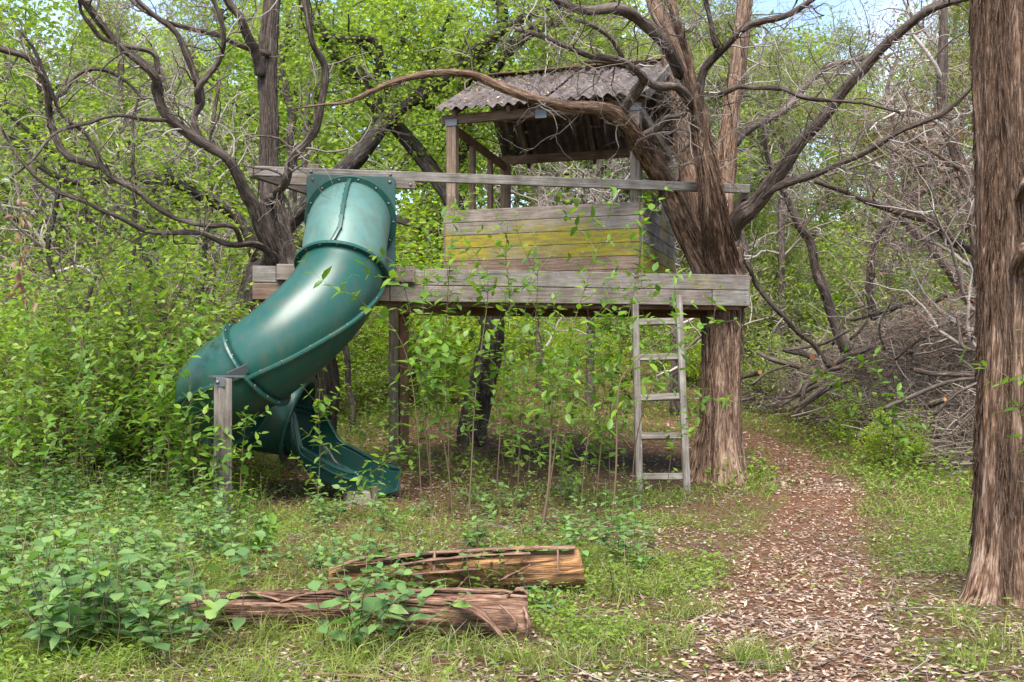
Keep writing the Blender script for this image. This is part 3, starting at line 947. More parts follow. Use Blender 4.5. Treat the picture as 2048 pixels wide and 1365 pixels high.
mb = MB(); tube(mb, rows[-1], np.full(nJ, 0.014), 8); mb.build('lip', M['slide'], chute)
qf = int(np.argmin(np.abs(S - 0.16)))
mb = MB(); tube(mb, rows[qf], np.full(nJ, 0.02), 8); mb.build('flange', M['slide'], chute)

# support post with its steel bracket, footing under the chute
pp = P(446, 1062, 8.5)
gzp = float(gz(pp[0], pp[1]))
ps = thing('support_post', 'square timber post with a steel bracket holding up the green slide', 'post', (pp[0], pp[1], gzp))
ztop = EYE + (HOR - 757) / F * 8.5
board('timber', (pp[0], pp[1], gzp - 0.1), (pp[0], pp[1], ztop), 0.11, 0.1, (0.78, 0.62, 0), ps, 0.3, 0.02)
board('bracket', (pp[0] - 0.09, pp[1] - 0.03, ztop + 0.012), (pp[0] + 0.12, pp[1] + 0.1, ztop + 0.012), 0.016, 0.14, (0, 0, 1), ps, mat='steel', bev=0.002)
board('bracket', (pp[0] - 0.035, pp[1] - 0.078, ztop - 0.03), (pp[0] + 0.03, pp[1] - 0.055, ztop - 0.03), 0.07, 0.01, (0, 0, 1), ps, mat='steel', bev=0.002)
board('bracket', (pp[0] + 0.03, pp[1] + 0.04, ztop + 0.012), (pp[0] + 0.13, pp[1] + 0.24, ztop + 0.08), 0.07, 0.012, (0, 0, 1), ps, mat='steel', bev=0.002)
bolt((pp[0] - 0.02, pp[1] - 0.082, ztop - 0.03), (0.2, -1, 0), ps, 1.0)
bolt((pp[0] + 0.06, pp[1] - 0.05, ztop - 0.6), (0.62, -0.78, 0), ps, 1.1)

fp = P(718, 1017, 9.75)
gzf = float(gz(fp[0], fp[1]))
ft = thing('slide_footing', 'small concrete block with a wooden leg under the slide mouth', 'footing', (fp[0], fp[1], gzf))
bm = chamfer_box(0.22, 0.18, 0.16, 0.012)
for vtx in bm.verts:
    if vtx.co.z > 0: vtx.co.x *= 0.78; vtx.co.y *= 0.8
me = bpy.data.meshes.new('concrete_block'); bm.to_mesh(me); bm.free(); me.materials.append(M['concrete'])
reg(bpy.data.objects.new('concrete_block', me), ft, Matrix.Translation((fp[0], fp[1], gzf + 0.03)) @ Matrix.Rotation(0.4, 4, 'Z'))
board('wooden_leg', (fp[0] - 0.1, fp[1] + 0.16, gzf - 0.05), (fp[0] - 0.12, fp[1] + 0.18, gzf + 0.22), 0.1, 0.1, (1, 0.3, 0), ft, 0.9)
board('wooden_leg', (fp[0] + 0.13, fp[1] + 0.09, gzf - 0.05), (fp[0] + 0.11, fp[1] + 0.12, gzf + 0.14), 0.05, 0.09, (1, 0.3, 0), ft, 0.6, 0.2)

# ------------------------------------------------------------------ ladder
ld = thing('ladder', 'grey weathered wooden ladder leaning against the front of the deck', 'ladder', (1.45, 10.6, 0))
lt, lf = P(1270, 606, 10.87), P(1279, 991, 10.62)
rt, rf = P(1357, 592, 10.9), P(1374, 1000, 10.5)
for a, b in ((lt, lf), (rt, rf)):
    b = b.copy(); b[2] = float(gz(b[0], b[1])) - 0.03
    board('side_rail', a, b, 0.066, 0.05, (1, 0.2, 0), ld, 0.12, 0.06)
for yl, yr in ((646, 645), (718, 717), (799, 797), (875, 875), (955, 955)):
    k_ = (yr - 592) / (1000 - 592)
    p = lt + (lf - lt) * ((yl - 606) / (991 - 606)); q = rt + (rf - rt) * k_
    d = norm(q - p)
    board('rung', p + d * 0.03, q - d * 0.03, 0.066, 0.045, (0, 0.25, 1), ld, 0.14, 0.05)
hb = P(1348, 604, 10.9)
board('hook', hb + np.array((-0.02, 0.02, -0.05)), hb + np.array((-0.02, 0.02, 0.055)), 0.045, 0.03, (1, 0.2, 0), ld, mat='darksteel', bev=0.01)

# ------------------------------------------------------------------ trees
def resample(p, K):
    p = np.asarray(p, float)
    L = np.concatenate([[0], np.cumsum(np.linalg.norm(np.diff(p, axis=0), axis=1))])
    s = np.linspace(0, L[-1], K)
    return np.column_stack([np.interp(s, L, p[:, c]) for c in range(p.shape[1])])

def limb_pts(spec, per=7, wig=0.0):
    """[(px, py, radius in px, depth), ...] -> points and radii in metres"""
    q = np.array([np.append(P(a, b, d), r * d / F) for a, b, r, d in spec])
    c = catmull(q, per)
    p, r = c[:, :3], np.maximum(c[:, 3], 0.002)
    if wig:
        L = np.concatenate([[0], np.cumsum(np.linalg.norm(np.diff(p, axis=0), axis=1))])
        sd = RNG.random() * 100
        w = np.stack([vnoise(np.stack([L * 2.6 + sd, 0 * L + s_, 0 * L], -1), s_) - 0.5 for s_ in (1, 2, 3)], -1)
        p = p + w * wig * np.minimum(1, np.minimum(np.arange(len(p)), np.arange(len(p))[::-1]) / 4)[:, None]
    return p, r

class Tree:
    def __init__(s, name, label, cat, base, bark, group=None, twig='twig'):
        s.root = thing(name, label, cat, base, group)
        s.bark, s.twig, s.lines, s.tw = bark, twig, [], []
        s.ntw = 0
    def limb(s, spec, name='limb', sides=12, ridge=0.25, wig=0.05, per=7, rfreq=6, flare=None, keep=True, seed=None):
        p, r = limb_pts(spec, per, wig * 1.5)
        r = r * 0.86 * (1 + 0.22 * (vnoise(np.stack([np.arange(len(r)) * 0.45 + RNG.random() * 90, 0 * r, 0 * r], -1), 5) - 0.5))
        mb = MB()
        tube(mb, p, r, sides, ridge, rfreq, seed=int(RNG.integers(99)) if seed is None else seed, flare=flare)
        o = mb.build(name, M[s.bark], s.root)
        if keep:
            s.lines.append((p, r))
        return o
    def twigs(s, per=10, L=(0.5, 1.4), levels=2, wander=0.35, grav=0.0, up=0.1, lo=0.15, sub=(4, 4), rmax=0.012, sel=None):
        out = []
        for p, r in (s.lines if sel is None else [s.lines[k] for k in sel]):
            ln = np.linalg.norm(np.diff(p, axis=0), axis=1).sum()
            n = max(2, int(per * ln))
            q = resample(np.column_stack([p, r]), 16)
            st, dr, _, r0 = offshoots(q[None, :, :3], q[None, :, 3], n, lo, 0.9, up=up)
            out.append((st, dr, RNG.uniform(L[0], L[1], n) , np.minimum(np.maximum(r0 * 0.6, 0.004), rmax)))
        st, dr, ln, r0 = [np.concatenate([o[k] for o in out]) for k in range(4)]
        mb = MB()
        tips = []
        for lv in range(levels + 1):
            p, rad = grow(st, dr, ln, r0, 9 if lv == 0 else 6, wander, grav)
            thin(mb, p, rad, 4 if lv == 0 else 3)
            tips.append(p)
            if lv < levels:
                st, dr, ln, r0 = offshoots(p, rad, sub[min(lv, len(sub) - 1)], 0.2, 0.85, (0.3, 0.7), 0.6, 0.0016, up=up)
        o = mb.build('twigs', M[s.twig], s.root, kind='stuff')
        return tips
    def foliage(s, pts, n, spread, ln, wd, mat, name='foliage', flat=0.4):
        pts = np.asarray(pts).reshape(-1, 3)
        c = pts[RNG.integers(len(pts), size=n)] + RNG.normal(size=(n, 3)) * spread
        mb = MB()
        nr = norm(RNG.normal(size=(n, 3)) * flat + np.array((0, 0, 1.0)))
        leaves(mb, c, RNG.normal(size=(n, 3)) * np.array((1, 1, 0.5)), nr, ln * RNG.uniform(0.6, 1.3, n), wd * RNG.uniform(0.7, 1.2, n))
        return mb.build(name, M[mat], s.root, smooth=False, kind='stuff')

def root_flare(nl=7, a=0.5, h=0.45, seed=0):
    ph = RNG.random(4) * 6.28
    def f(th, L):
        e = np.exp(-L / h)
        return 1 + e * a * (0.55 + 0.5 * np.cos(nl // 2 * th + ph[0]) + 0.35 * np.cos(nl * th + ph[1]))
    return f

def strips(tree, spec, n, ln=(0.15, 0.6), w=0.012, mat=None, lift=0.02, per=10):
    """loose strips of bark hanging along a trunk"""
    p, r = limb_pts(spec, per)
    T_, N_, B_2 = frames(p)
    K = len(p)
    mb = MB()
    PT, RD = [], []
    L = np.concatenate([[0], np.cumsum(np.linalg.norm(np.diff(p, axis=0), axis=1))])
    m_ = 7
    for _ in range(n):
        l = RNG.uniform(*ln)
        s0 = RNG.uniform(0, max(L[-1] - l, 0.01))
        a0 = RNG.random() * 6.283
        ss = np.linspace(s0, s0 + l, m_)
        q = []
        sp = RNG.normal() * 0.5
        lf = RNG.uniform(0.2, 1) * lift
        low = RNG.random() < 0.75
        for i_, s_ in enumerate(ss):
            c = np.array([np.interp(s_, L, p[:, k]) for k in range(3)])
            kk = min(int(np.searchsorted(L, s_)), K - 1)
            rr = np.interp(s_, L, r)
            a = a0 + sp * (s_ - s0)
            t_ = i_ / (m_ - 1)
            up_ = (1 - t_) if low else t_
            q.append(c + (N_[kk] * math.cos(a) + B_2[kk] * math.sin(a)) * (rr * 1.03 + lf * up_ ** 3 * 2))
        PT.append(q)
        RD.append(w * RNG.uniform(0.3, 1) * np.array([0.5, 0.9, 1, 1, 0.9, 0.7, 0.3]))
    PT, RD = np.array(PT), np.array(RD)
    thin(mb, PT, RD, 3)
    # carry the bark coordinates along each strip
    N_s = len(PT)
    nb = mb.v[0].reshape(N_s, m_, 3, 3)
    off = RNG.random((N_s, 1, 1, 1)) * 3
    mb.bk = [(np.concatenate([off + 0.03 * np.arange(3)[None, None, :, None] + 0 * nb[..., :1], 0 * nb[..., :1], 0.05 * np.arange(m_)[None, :, None, None] + 0 * nb[..., :1] + off], -1)).reshape(-1, 3)]
    return mb.build('bark_strips', M[mat or tree.bark], tree.root, kind='stuff')

# --- the cedar that carries the right end of the deck
ct = Tree('cedar_tree', 'many-stemmed cedar tree with shredding bark growing up through the right end of the deck', 'tree', (2.18, 11.5, 0.1), 'cedar')
TR = [(1440, 985, 50, 11.5), (1440, 962, 46, 11.5), (1440, 930, 42, 11.5), (1441, 850, 38, 11.5), (1443, 740, 36.5, 11.5), (1445, 640, 36.5, 11.5), (1443, 560, 42, 11.5), (1440, 500, 44, 11.5)]
ct.limb(TR, 'trunk', 72, 0.16, 0.02, 10, 9, root_flare(7, 0.42, 0.3), keep=False, per=12) if False else None
def trunk(tree, spec, sides, ridge, rfreq, flare=None, wig=0.02, per=12, name='trunk', seed=3):
    p, r = limb_pts(spec, per, wig)
    mb = MB()
    tube(mb, p, r, sides, ridge, rfreq, seed=seed, flare=flare)
    return mb.build(name, M[tree.bark], tree.root)
trunk(ct, TR, 80, 0.26, 9, root_flare(7, 0.6, 0.3))
strips(ct, TR[1:], 260, (0.15, 0.7), 0.012)
S1 = [(1420, 580, 32, 11.5), (1404, 530, 33, 11.45), (1362, 430, 31, 11.36), (1336, 375, 30, 11.3), (1305, 325, 28, 11.1), (1275, 285, 26, 10.85), (1245, 243, 24, 10.55), (1190, 215, 20, 10.3), (1120, 206, 17, 10.1),
      (1050, 188, 15, 10.0), (985, 162, 13, 9.95), (950, 150, 12, 9.9), (880, 148, 11, 9.8), (800, 162, 9.5, 9.7), (740, 185, 7.5, 9.6), (690, 200, 5.5, 9.5), (640, 207, 3.5, 9.5), (585, 218, 1.5, 9.5)]
ct.limb([(a, b, c_ * 0.78, d_) for a, b, c_, d_ in S1], 'limb', 32, 0.2, 0.03, rfreq=8)
S2 = [(1450, 580, 46, 11.5), (1446, 530, 44, 11.4), (1430, 440, 36, 11.0), (1420, 375, 30, 10.82), (1404, 287, 24, 10.8), (1394, 225, 23, 10.8), (1372, 165, 21, 10.8), (1343, 90, 20, 10.85), (1312, 10, 20, 10.9), (1285, -90, 18, 11)]
ct.limb([(a, b, c_ * 0.86, d_) for a, b, c_, d_ in S2], 'limb', 40, 0.22, 0.03, rfreq=8)
S2b = [(1400, 260, 12, 10.75), (1385, 180, 11, 10.6), (1372, 100, 10, 10.55), (1358, 40, 10, 10.5), (1342, -20, 9, 10.5), (1335, -80, 8, 10.4)]
ct.limb(S2b)
S3 = [(1420, 560, 30, 11.75), (1405, 480, 27, 11.85), (1375, 330, 25, 11.95), (1358, 210, 22, 12.0), (1345, 140, 20, 12.1), (1330, 60, 16, 12.2)]
ct.limb(S3, 'limb', 24, 0.22, 0.02, rfreq=8)
S3b = [(1452, 520, 28, 11.9), (1446, 420, 25, 12.1), (1448, 330, 24, 12.2), (1462, 226, 22, 12.3), (1478, 123, 20, 12.4), (1488, 10, 18, 12.5), (1492, -80, 16, 12.6)]
ct.limb(S3b, 'limb', 24, 0.22, 0.02, rfreq=8)
S4 = [(1462, 470, 24, 11.5), (1482, 432, 23, 11.3), (1520, 395, 20, 11.1), (1580, 318, 17, 10.8), (1640, 238, 15, 10.6), (1700, 166, 13.5, 10.4), (1760, 108, 12.5, 10.2), (1832, 40, 11.5, 9.9), (1880, 12, 10, 9.7), (1960, -12, 8, 9.5)]
ct.bark = 'cedar_grey'
ct.limb(S4, 'limb', 18, 0.25, 0.04)
S4b = [(1520, 398, 9, 11.1), (1560, 374, 9, 10.9), (1650, 342, 8, 10.6), (1750, 288, 7, 10.2), (1850, 238, 6, 9.9), (1920, 190, 5, 9.7), (1960, 150, 4, 9.6)]
ct.limb(S4b)
for sp in ([(1388, 215, 11, 10.7), (1350, 180, 11, 10.4), (1315, 164, 10, 10.2), (1246, 119, 9, 9.9), (1180, 105, 8, 9.7), (1110, 82, 6, 9.5), (1030, 60, 4, 9.4)],
           [(1362, 150, 15, 10.8), (1336, 86, 15, 10.5), (1287, 41, 14, 10.2), (1233, 16, 13, 10.0), (1180, 12, 11, 9.8), (1110, 5, 9, 9.7), (1040, -25, 6, 9.6)],
           [(1395, 235, 11, 10.75), (1402, 155, 11, 10.6), (1434, 98, 10, 10.4), (1467, 74, 9, 10.2), (1560, 33, 8, 9.9), (1640, -10, 6, 9.7)],
           [(1434, 95, 7, 10.4), (1428, 50, 6.5, 10.3), (1416, 0, 6, 10.2), (1412, -50, 5, 10.1)],
           [(1246, 119, 6, 9.9), (1225, 80, 5.5, 9.8), (1190, 55, 5, 9.6), (1150, 40, 4, 9.5)],
           [(1290, 270, 9, 10.9), (1310, 262, 9, 10.8), (1330, 240, 7, 10.7), (1352, 235, 6, 10.65), (1372, 225, 5, 10.6)],
           [(1243, 235, 12, 10.55), (1252, 205, 13, 10.4), (1280, 165, 12, 10.2), (1262, 150, 7, 10.1), (1215, 128, 5, 9.9), (1160, 125, 4, 9.8)],
           [(1440, 190, 7, 10.8), (1500, 172, 6, 10.5), (1560, 170, 5.5, 10.3), (1610, 190, 5, 10.1), (1700, 200, 4, 9.9), (1800, 225, 3, 9.8)],
           [(1470, 290, 10, 12.3), (1510, 255, 9, 12.6), (1580, 210, 8, 13.0), (1640, 145, 7, 13.3), (1750, 110, 5, 13.6)]):
    ct.limb(sp, 'limb', 10, 0.25, 0.05)
ct.bark = 'cedar'
strips(ct, [(a, b, c_ * 0.76, d_) for a, b, c_, d_ in S2[:6]], 180, (0.15, 0.5), 0.011)
strips(ct, [(a, b, c_ * 0.68, d_) for a, b, c_, d_ in S1[:8]], 120, (0.15, 0.5), 0.01)
NL = len(ct.lines)
near_roof = [0, 10, 11]
tips_ct = ct.twigs(9, (0.3, 1.1), 2, 0.4, 0.0, 0.08, 0.35, (4, 3), rmax=0.009, sel=[k for k in range(NL) if k not in near_roof])
ct.twigs(2.2, (0.2, 0.8), 1, 0.4, 0.0, 0.15, 0.35, (3, 3), rmax=0.008, sel=near_roof)

# --- the cedar behind the slide
cl = Tree('cedar_tree', 'old cedar tree behind the slide with long bare limbs reaching left', 'tree', (-2.0, 11.6, 0.15), 'cedar_grey')
TL = [(612, 985, 60, 12.0), (618, 950, 46, 12.0), (638, 860, 31, 11.9), (650, 760, 27, 11.7), (628, 660, 27, 11.5), (588, 570, 33, 11.3), (566, 524, 30, 11.3), (550, 445, 25, 11.3), (541, 385, 20, 11.3), (537, 328, 18, 11.3), (540, 240, 16, 11.3), (535, 120, 17, 11.3), (545, 0, 16, 11.3), (550, -90, 14, 11.3)]
trunk(cl, TL, 56, 0.2, 8, root_flare(6, 0.8, 0.3), seed=21)
strips(cl, TL[5:13], 120, (0.15, 0.6), 0.01)
CL = [[(548, 530, 16, 11.2), (519, 430, 17, 10.9), (478, 366, 15, 10.7), (440, 325, 13, 10.5), (410, 295, 13, 10.4), (349, 234, 13, 10.2), (324, 176, 14, 10.1), (316, 152, 12, 10.0), (287, 123, 11, 9.9), (230, 76, 10, 9.8), (164, 0, 9, 9.6), (140, -40, 8, 9.5)],
      [(405, 292, 9, 10.4), (396, 240, 9, 10.4), (398, 197, 9, 10.4), (369, 115, 8, 10.3), (340, 57, 7, 10.2), (279, 0, 6, 10.1), (250, -40, 5, 10)],
      [(396, 205, 8, 10.4), (410, 185, 8, 10.3), (443, 115, 7, 10.2), (447, 74, 7, 10.1), (430, 20, 6, 10.0), (420, -30, 5, 10)],
      [(536, 400, 11, 11.2), (550, 382, 10, 10.6), (572, 364, 10, 10.05), (590, 318, 10, 9.95), (612, 285, 10, 9.9), (636, 230, 10, 9.8), (640, 144, 9, 9.7), (624, 82, 8, 9.6), (611, 12, 7, 9.5), (600, -40, 6, 9.5)],
      [(555, 522, 10, 11.2), (530, 510, 9, 11.0), (492, 488, 8, 10.8), (431, 476, 7, 10.6), (349, 468, 6, 10.4), (267, 447, 5.5, 10.2), (205, 427, 5, 10.0), (164, 402, 4.5, 9.9), (107, 377, 4, 9.8), (53, 328, 3.5, 9.7), (0, 250, 3, 9.6)],
      [(481, 482, 6, 10.8), (472, 460, 6, 10.7), (451, 449, 6, 10.6), (369, 441, 6, 10.4), (312, 423, 6, 10.2), (267, 390, 6, 10.1), (213, 336, 6, 10.0), (172, 287, 5, 9.9), (123, 238, 5, 9.8), (108, 180, 4, 9.7), (70, 120, 4, 9.6), (40, 60, 3, 9.5)],
      [(213, 336, 7, 10.1), (150, 318, 8, 10.1), (122, 285, 8, 10.1), (108, 240, 8, 10.1), (103, 197, 8, 10.0), (90, 150, 8, 9.9), (60, 107, 8, 9.8), (0, 88, 8, 9.7), (-60, 75, 7, 9.6)],
      [(521, 150, 12, 11.2), (510, 95, 12, 11.0), (484, 37, 12, 10.8), (451, 0, 11, 10.7), (430, -40, 10, 10.6)],
      [(352, 245, 5, 10.2), (300, 232, 4.5, 10.1), (240, 222, 4, 10.0), (180, 238, 4, 9.9), (100, 290, 3.5, 9.8), (30, 350, 3, 9.7)],
      [(316, 150, 6, 10.0), (300, 110, 6, 9.9), (240, 78, 5, 9.8), (190, 70, 5, 9.7), (150, 30, 4, 9.6), (160, -20, 3, 9.6)],
      [(540, 110, 7, 11.2), (480, 90, 6, 11.0), (420, 62, 6, 10.8), (330, 42, 5, 10.6), (260, 0, 4, 10.5)],
      [(100, 200, 6, 10.0), (140, 160, 5, 10), (200, 135, 5, 10), (250, 160, 4, 10), (290, 200, 3, 10)]]
for sp in CL:
    cl.limb(sp, 'limb', 12, 0.28, 0.07)
tips_cl = cl.twigs(6, (0.25, 0.95), 2, 0.4, 0.0, 0.02, 0.25, (4, 3))

# --- live oaks behind the deck
def dz(px, py, d): return tuple(P(px, py, d))
ok = Tree('oak_tree', 'dark live oak tree leaning right behind the slide platform', 'tree', (-3.3, 13.4, float(gz(-3.3, 13.4))), 'oak', twig='twig_dark')
OK1 = [(478, 905, 26, 13.4), (480, 760, 22, 13.4), (488, 640, 21, 13.3), (512, 545, 20, 13.2), (560, 470, 18, 13.2), (620, 400, 18, 13.2), (696, 332, 18, 13.2), (740, 284, 16, 13.2), (791, 222, 15, 13.2), (842, 190, 13, 13.2), (900, 150, 11, 13.1), (960, 95, 10, 13), (1040, 40, 9, 12.8), (1120, 10, 7, 12.6)]
trunk(ok, OK1, 30, 0.16, 7, seed=8)
ok.lines.append(limb_pts(OK1[6:]))
for sp in ([(515, 555, 15, 13.2), (500, 470, 15, 13.1), (463, 424, 13, 13.0), (400, 388, 13, 12.8), (349, 366, 13, 12.6), (287, 350, 12, 12.4), (205, 352, 10, 12.3), (140, 357, 9, 12.2), (80, 330, 7, 12.1), (20, 270, 6, 12)],
           [(700, 328, 9, 13.2), (735, 270, 8, 13.3), (752, 215, 8, 13.4), (766, 150, 8, 13.4), (735, 95, 7, 13.3), (690, 72, 7, 13.2), (640, 80, 6, 13)],
           [(585, 440, 10, 13.4), (590, 330, 10, 13.6), (576, 220, 10, 13.8), (560, 120, 9, 14), (580, 20, 8, 14.2), (575, -60, 7, 14.3)],
           [(140, 357, 6, 12.2), (90, 300, 6, 12.2), (60, 262, 5, 12.1), (0, 210, 5, 12.0)]):
    ok.limb(sp, 'limb', 12, 0.2, 0.08)
tips_ok = ok.twigs(5, (0.4, 1.3), 2, 0.42, 0.0, 0.15, 0.2, (4, 3))
ok2 = Tree('oak_tree', 'dark forked live oak tree standing behind and under the middle of the deck', 'tree', (-0.4, 13.6, float(gz(-0.4, 13.6))), 'oak', twig='twig_dark')
OK2 = [(945, 900, 34, 13.6), (947, 850, 30, 13.6), (965, 760, 27, 13.6), (985, 680, 25, 13.6), (975, 600, 24, 13.6), (930, 470, 20, 13.6), (905, 400, 18, 13.6), (880, 365, 17, 13.6), (839, 308, 16, 13.6), (791, 253, 15, 13.5), (745, 203, 15, 13.4), (730, 160, 14, 13.3), (685, 128, 13, 13.2), (651, 75, 12, 13.1), (618, 27, 11, 13.0), (590, -20, 10, 12.9)]
trunk(ok2, OK2, 32, 0.16, 7, seed=5)
ok2.lines.append(limb_pts(OK2[8:]))
for sp in ([(935, 480, 16, 13.6), (900, 400, 15, 13.7), (905, 345, 14, 13.7), (926, 290, 13, 13.6), (925, 180, 13, 13.5), (958, 116, 13, 13.4), (984, 79, 13, 13.3), (1000, 34, 14, 13.2), (996, -20, 13, 13.1), (990, -80, 12, 13)],
           [(940, 140, 11, 13.4), (985, 150, 12, 13.3), (1037, 88, 13, 13.1), (1078, 51, 12, 13.0), (1130, 35, 9, 12.9), (1181, 20, 8, 12.8), (1250, -10, 6, 12.7)],
           [(730, 160, 9, 13.3), (752, 120, 9, 13.2), (745, 85, 8, 13.1), (700, 68, 8, 13.0), (655, 75, 7, 12.9)],
           [(870, 215, 8, 13.5), (838, 195, 7, 13.4), (845, 150, 7, 13.3), (870, 110, 6, 13.2), (885, 60, 5, 13.1), (905, 20, 5, 13)],
           [(885, 190, 7, 13.5), (862, 165, 6, 13.5), (860, 140, 5, 13.4), (820, 100, 5, 13.3), (800, 60, 4, 13.2), (820, 20, 4, 13.1)]):
    ok2.limb(sp, 'limb', 12, 0.2, 0.08)
tips_ok2 = ok2.twigs(5, (0.4, 1.3), 2, 0.42, 0.0, 0.15, 0.2, (4, 3))
tops = np.concatenate([t_[:, 2:].reshape(-1, 3) for t_ in tips_ok[1:]])
def pxy(v): return 1024 + v[:, 0] / v[:, 1] * F, HOR - (v[:, 2] - EYE) / v[:, 1] * F
ok.foliage(tops, 9000, 0.16, 0.07, 0.042, 'oakleaf', 'crown', 0.9)
tops2 = np.concatenate([t_[:, 2:].reshape(-1, 3) for t_ in tips_ok2[1:]])
ok2.foliage(tops2, 8000, 0.16, 0.07, 0.042, 'oakleaf', 'crown', 0.9)

# --- the big cedar at the right edge
cr_ = Tree('cedar_tree', 'thick cedar trunk with deep fibrous red-brown bark standing beside the path', 'tree', (2.71, 5.93, 0), 'cedar')
TB = [(2030, 1225, 96, 5.93), (2030, 1190, 90, 5.93), (2029, 1120, 82, 5.93), (2030, 1000, 78, 5.93), (2032, 850, 76, 5.93), (2034, 700, 75, 5.93), (2034, 550, 76, 5.93), (2033, 400, 77, 5.93), (2030, 250, 77, 5.93), (2028, 120, 80, 5.93), (2030, 0, 84, 5.93), (2034, -160, 80, 5.93)]
TB = [(a + 2, b, c_ * 0.95, d_) for a, b, c_, d_ in TB]
trunk(cr_, TB, 190, 0.24, 13, root_flare(8, 0.5, 0.26), 0.01, 22, seed=14)
strips(cr_, TB[1:], 1700, (0.1, 0.5), 0.006, lift=0.012)
cr_.limb([(2040, 420, 14, 5.86), (2046, 385, 14, 5.7), (2054, 362, 13, 5.6)], 'branch_stub', 12, 0.2, 0.0)
cr_.limb([(2030, 560, 18, 5.86), (2036, 530, 18, 5.72), (2052, 495, 16, 5.6)], 'branch_stub', 12, 0.2, 0.0)

# --- leaning and half-fallen trees on the right
lean = [('thin leaning dead cedar trunk rising from the brush pile', [(1693, 705, 11, 16.5), (1668, 640, 12, 16.5), (1640, 550, 11, 16.4), (1612, 480, 10, 16.3), (1580, 410, 9, 16.2), (1545, 330, 7, 16.0), (1525, 240, 5, 15.8)]),
        ('dead tree bowed across the gap behind the thick right trunk', [(1985, 520, 13, 13.5), (1950, 505, 12, 13.5), (1900, 478, 11, 13.5), (1850, 448, 10, 13.4), (1760, 412, 8, 13.3), (1690, 385, 6, 13.2), (1630, 362, 5, 13.1)]),
        ('pale grey trunk leaning left beside the thick right trunk', [(1990, 660, 17, 18), (1945, 600, 17, 18), (1900, 545, 16, 18), (1865, 500, 14, 18), (1830, 455, 12, 18), (1790, 420, 9, 18)]),
        ('slim broken trunk slanting down from the deck end to the brush pile', [(1660, 735, 6, 15), (1600, 660, 6, 14.8), (1540, 600, 6, 14.6), (1495, 540, 5, 14.5), (1455, 480, 4, 14.4)]),
        ('dark mossy limb arching through the right background', [(1990, 335, 9, 15.5), (1920, 350, 9, 15.5), (1860, 375, 10, 15.5), (1810, 405, 11, 15.6), (1770, 450, 9, 15.7), (1740, 520, 8, 15.8), (1750, 640, 9, 16)]),
        ('low dark branch curving over the right background shrubs', [(2000, 640, 6, 15), (1950, 605, 6, 15), (1900, 592, 6, 15), (1850, 605, 6, 15), (1780, 622, 5, 15), (1700, 640, 4, 15)])]
LEAN_TIPS = []
for lb, sp in lean:
    b = P(*[sp[0][k] for k in (0, 1, 3)])
    tr = Tree('dead_tree', lb, 'tree', b, 'cedar_grey', group=None)
    tr.limb(sp, 'trunk', 12, 0.22, 0.06)
    LEAN_TIPS.append(tr.twigs(8, (0.3, 1.3), 2, 0.4, 0.0, 0.05, 0.05, (4, 4)))

# --- tangle of dead grey branches: bare trees between the deck and the wood
def bare_tree(px, d, h, spread, n, label, group, seed, mat='twig_lit', fol=None, lean_=(0, 0)):
    b = P(px, 700, d); b[2] = float(gz(b[0], b[1])) - 0.05
    tr = Tree('bare_tree', label, 'tree', b, 'cedar_grey', group, mat)
    top = b + np.array((lean_[0], lean_[1], h))
    K = 8
    q = b + (top - b) * np.linspace(0, 1, K)[:, None] + RNG.normal(size=(K, 3)) * 0.12 * np.linspace(0, 1, K)[:, None]
    r = np.linspace(0.1, 0.03, K) * (h / 6)
    c = catmull(np.column_stack([q, r]), 4)
    mb = MB(); tube(mb, c[:, :3], c[:, 3], 8, 0.2, 5, seed=seed)
    mb.build('trunk', M['cedar_grey'], tr.root)
    st, dr, ln, r0 = offshoots(c[None, :, :3], c[None, :, 3], n, 0.12, 1.0, up=0.25)
    ln = RNG.uniform(0.5, 1.0, n) * spread
    r0 = np.minimum(r0, 0.03)
    mb = MB()
    tips = []
    for lv, (sub, K_) in enumerate(((6, 9), (4, 7), (3, 5), (0, 4))):
        p, rad = grow(st, dr, ln, r0, K_, 0.3, 0.02, 0.3)
        thin(mb, p, rad, 5 if lv == 0 else 3)
        tips.append(p)
        if sub:
            st, dr, ln, r0 = offshoots(p, rad, sub, 0.15, 0.8, (0.3, 0.65), 0.6, 0.003, up=0.05)
    mb.build('branches', M[mat], tr.root, kind='stuff')
    if fol:
        tr.foliage(np.concatenate([x[:, 2:].reshape(-1, 3) for x in tips[1:3]]), *fol)
    return tr.root
G_ = 'bare grey trees tangled behind the treehouse'
bare_spec = [(1560, 21.5, 6.0, 2.0, 18, None), (1780, 22, 6.5, 2.2, 18, None), (1930, 21, 6.0, 2.2, 18, None), (1180, 18.0, 5.0, 2.0, 18, None), (1080, 20, 5.0, 2.2, 16, None),
             (1350, 18.5, 5.5, 2.2, 18, None), (420, 14.5, 4.8, 2.0, 18, None), (250, 16.5, 5.5, 2.2, 18, None), (90, 15, 5.0, 2.0, 18, None), (620, 16.5, 5.5, 2.0, 16, None), (330, 19, 6, 2.4, 18, None)]
for k, (px, d, h, sp, n, fol) in enumerate(bare_spec):
    lab = 'leafless grey cedar full of dead twigs right of the deck' if px > 1450 else ('leafless grey cedar full of dead twigs behind the tower' if px > 900 else 'leafless grey cedar full of dead twigs left of the slide')
    bare_tree(px, d, h, sp, n, lab, 'bare grey trees right of the deck' if px > 1450 else ('bare grey trees behind the tower' if px > 900 else 'bare grey trees left of the slide'), k)
bare_tree(2010, 13.0, 7.0, 2.2, 24, 'dying cedar with rust-brown dead foliage high beside the right trunk', None, 31, fol=(9000, 0.10, 0.075, 0.016, 'brownfoliage', 'dead_foliage', 1.5), lean_=(-0.9, 0.2))

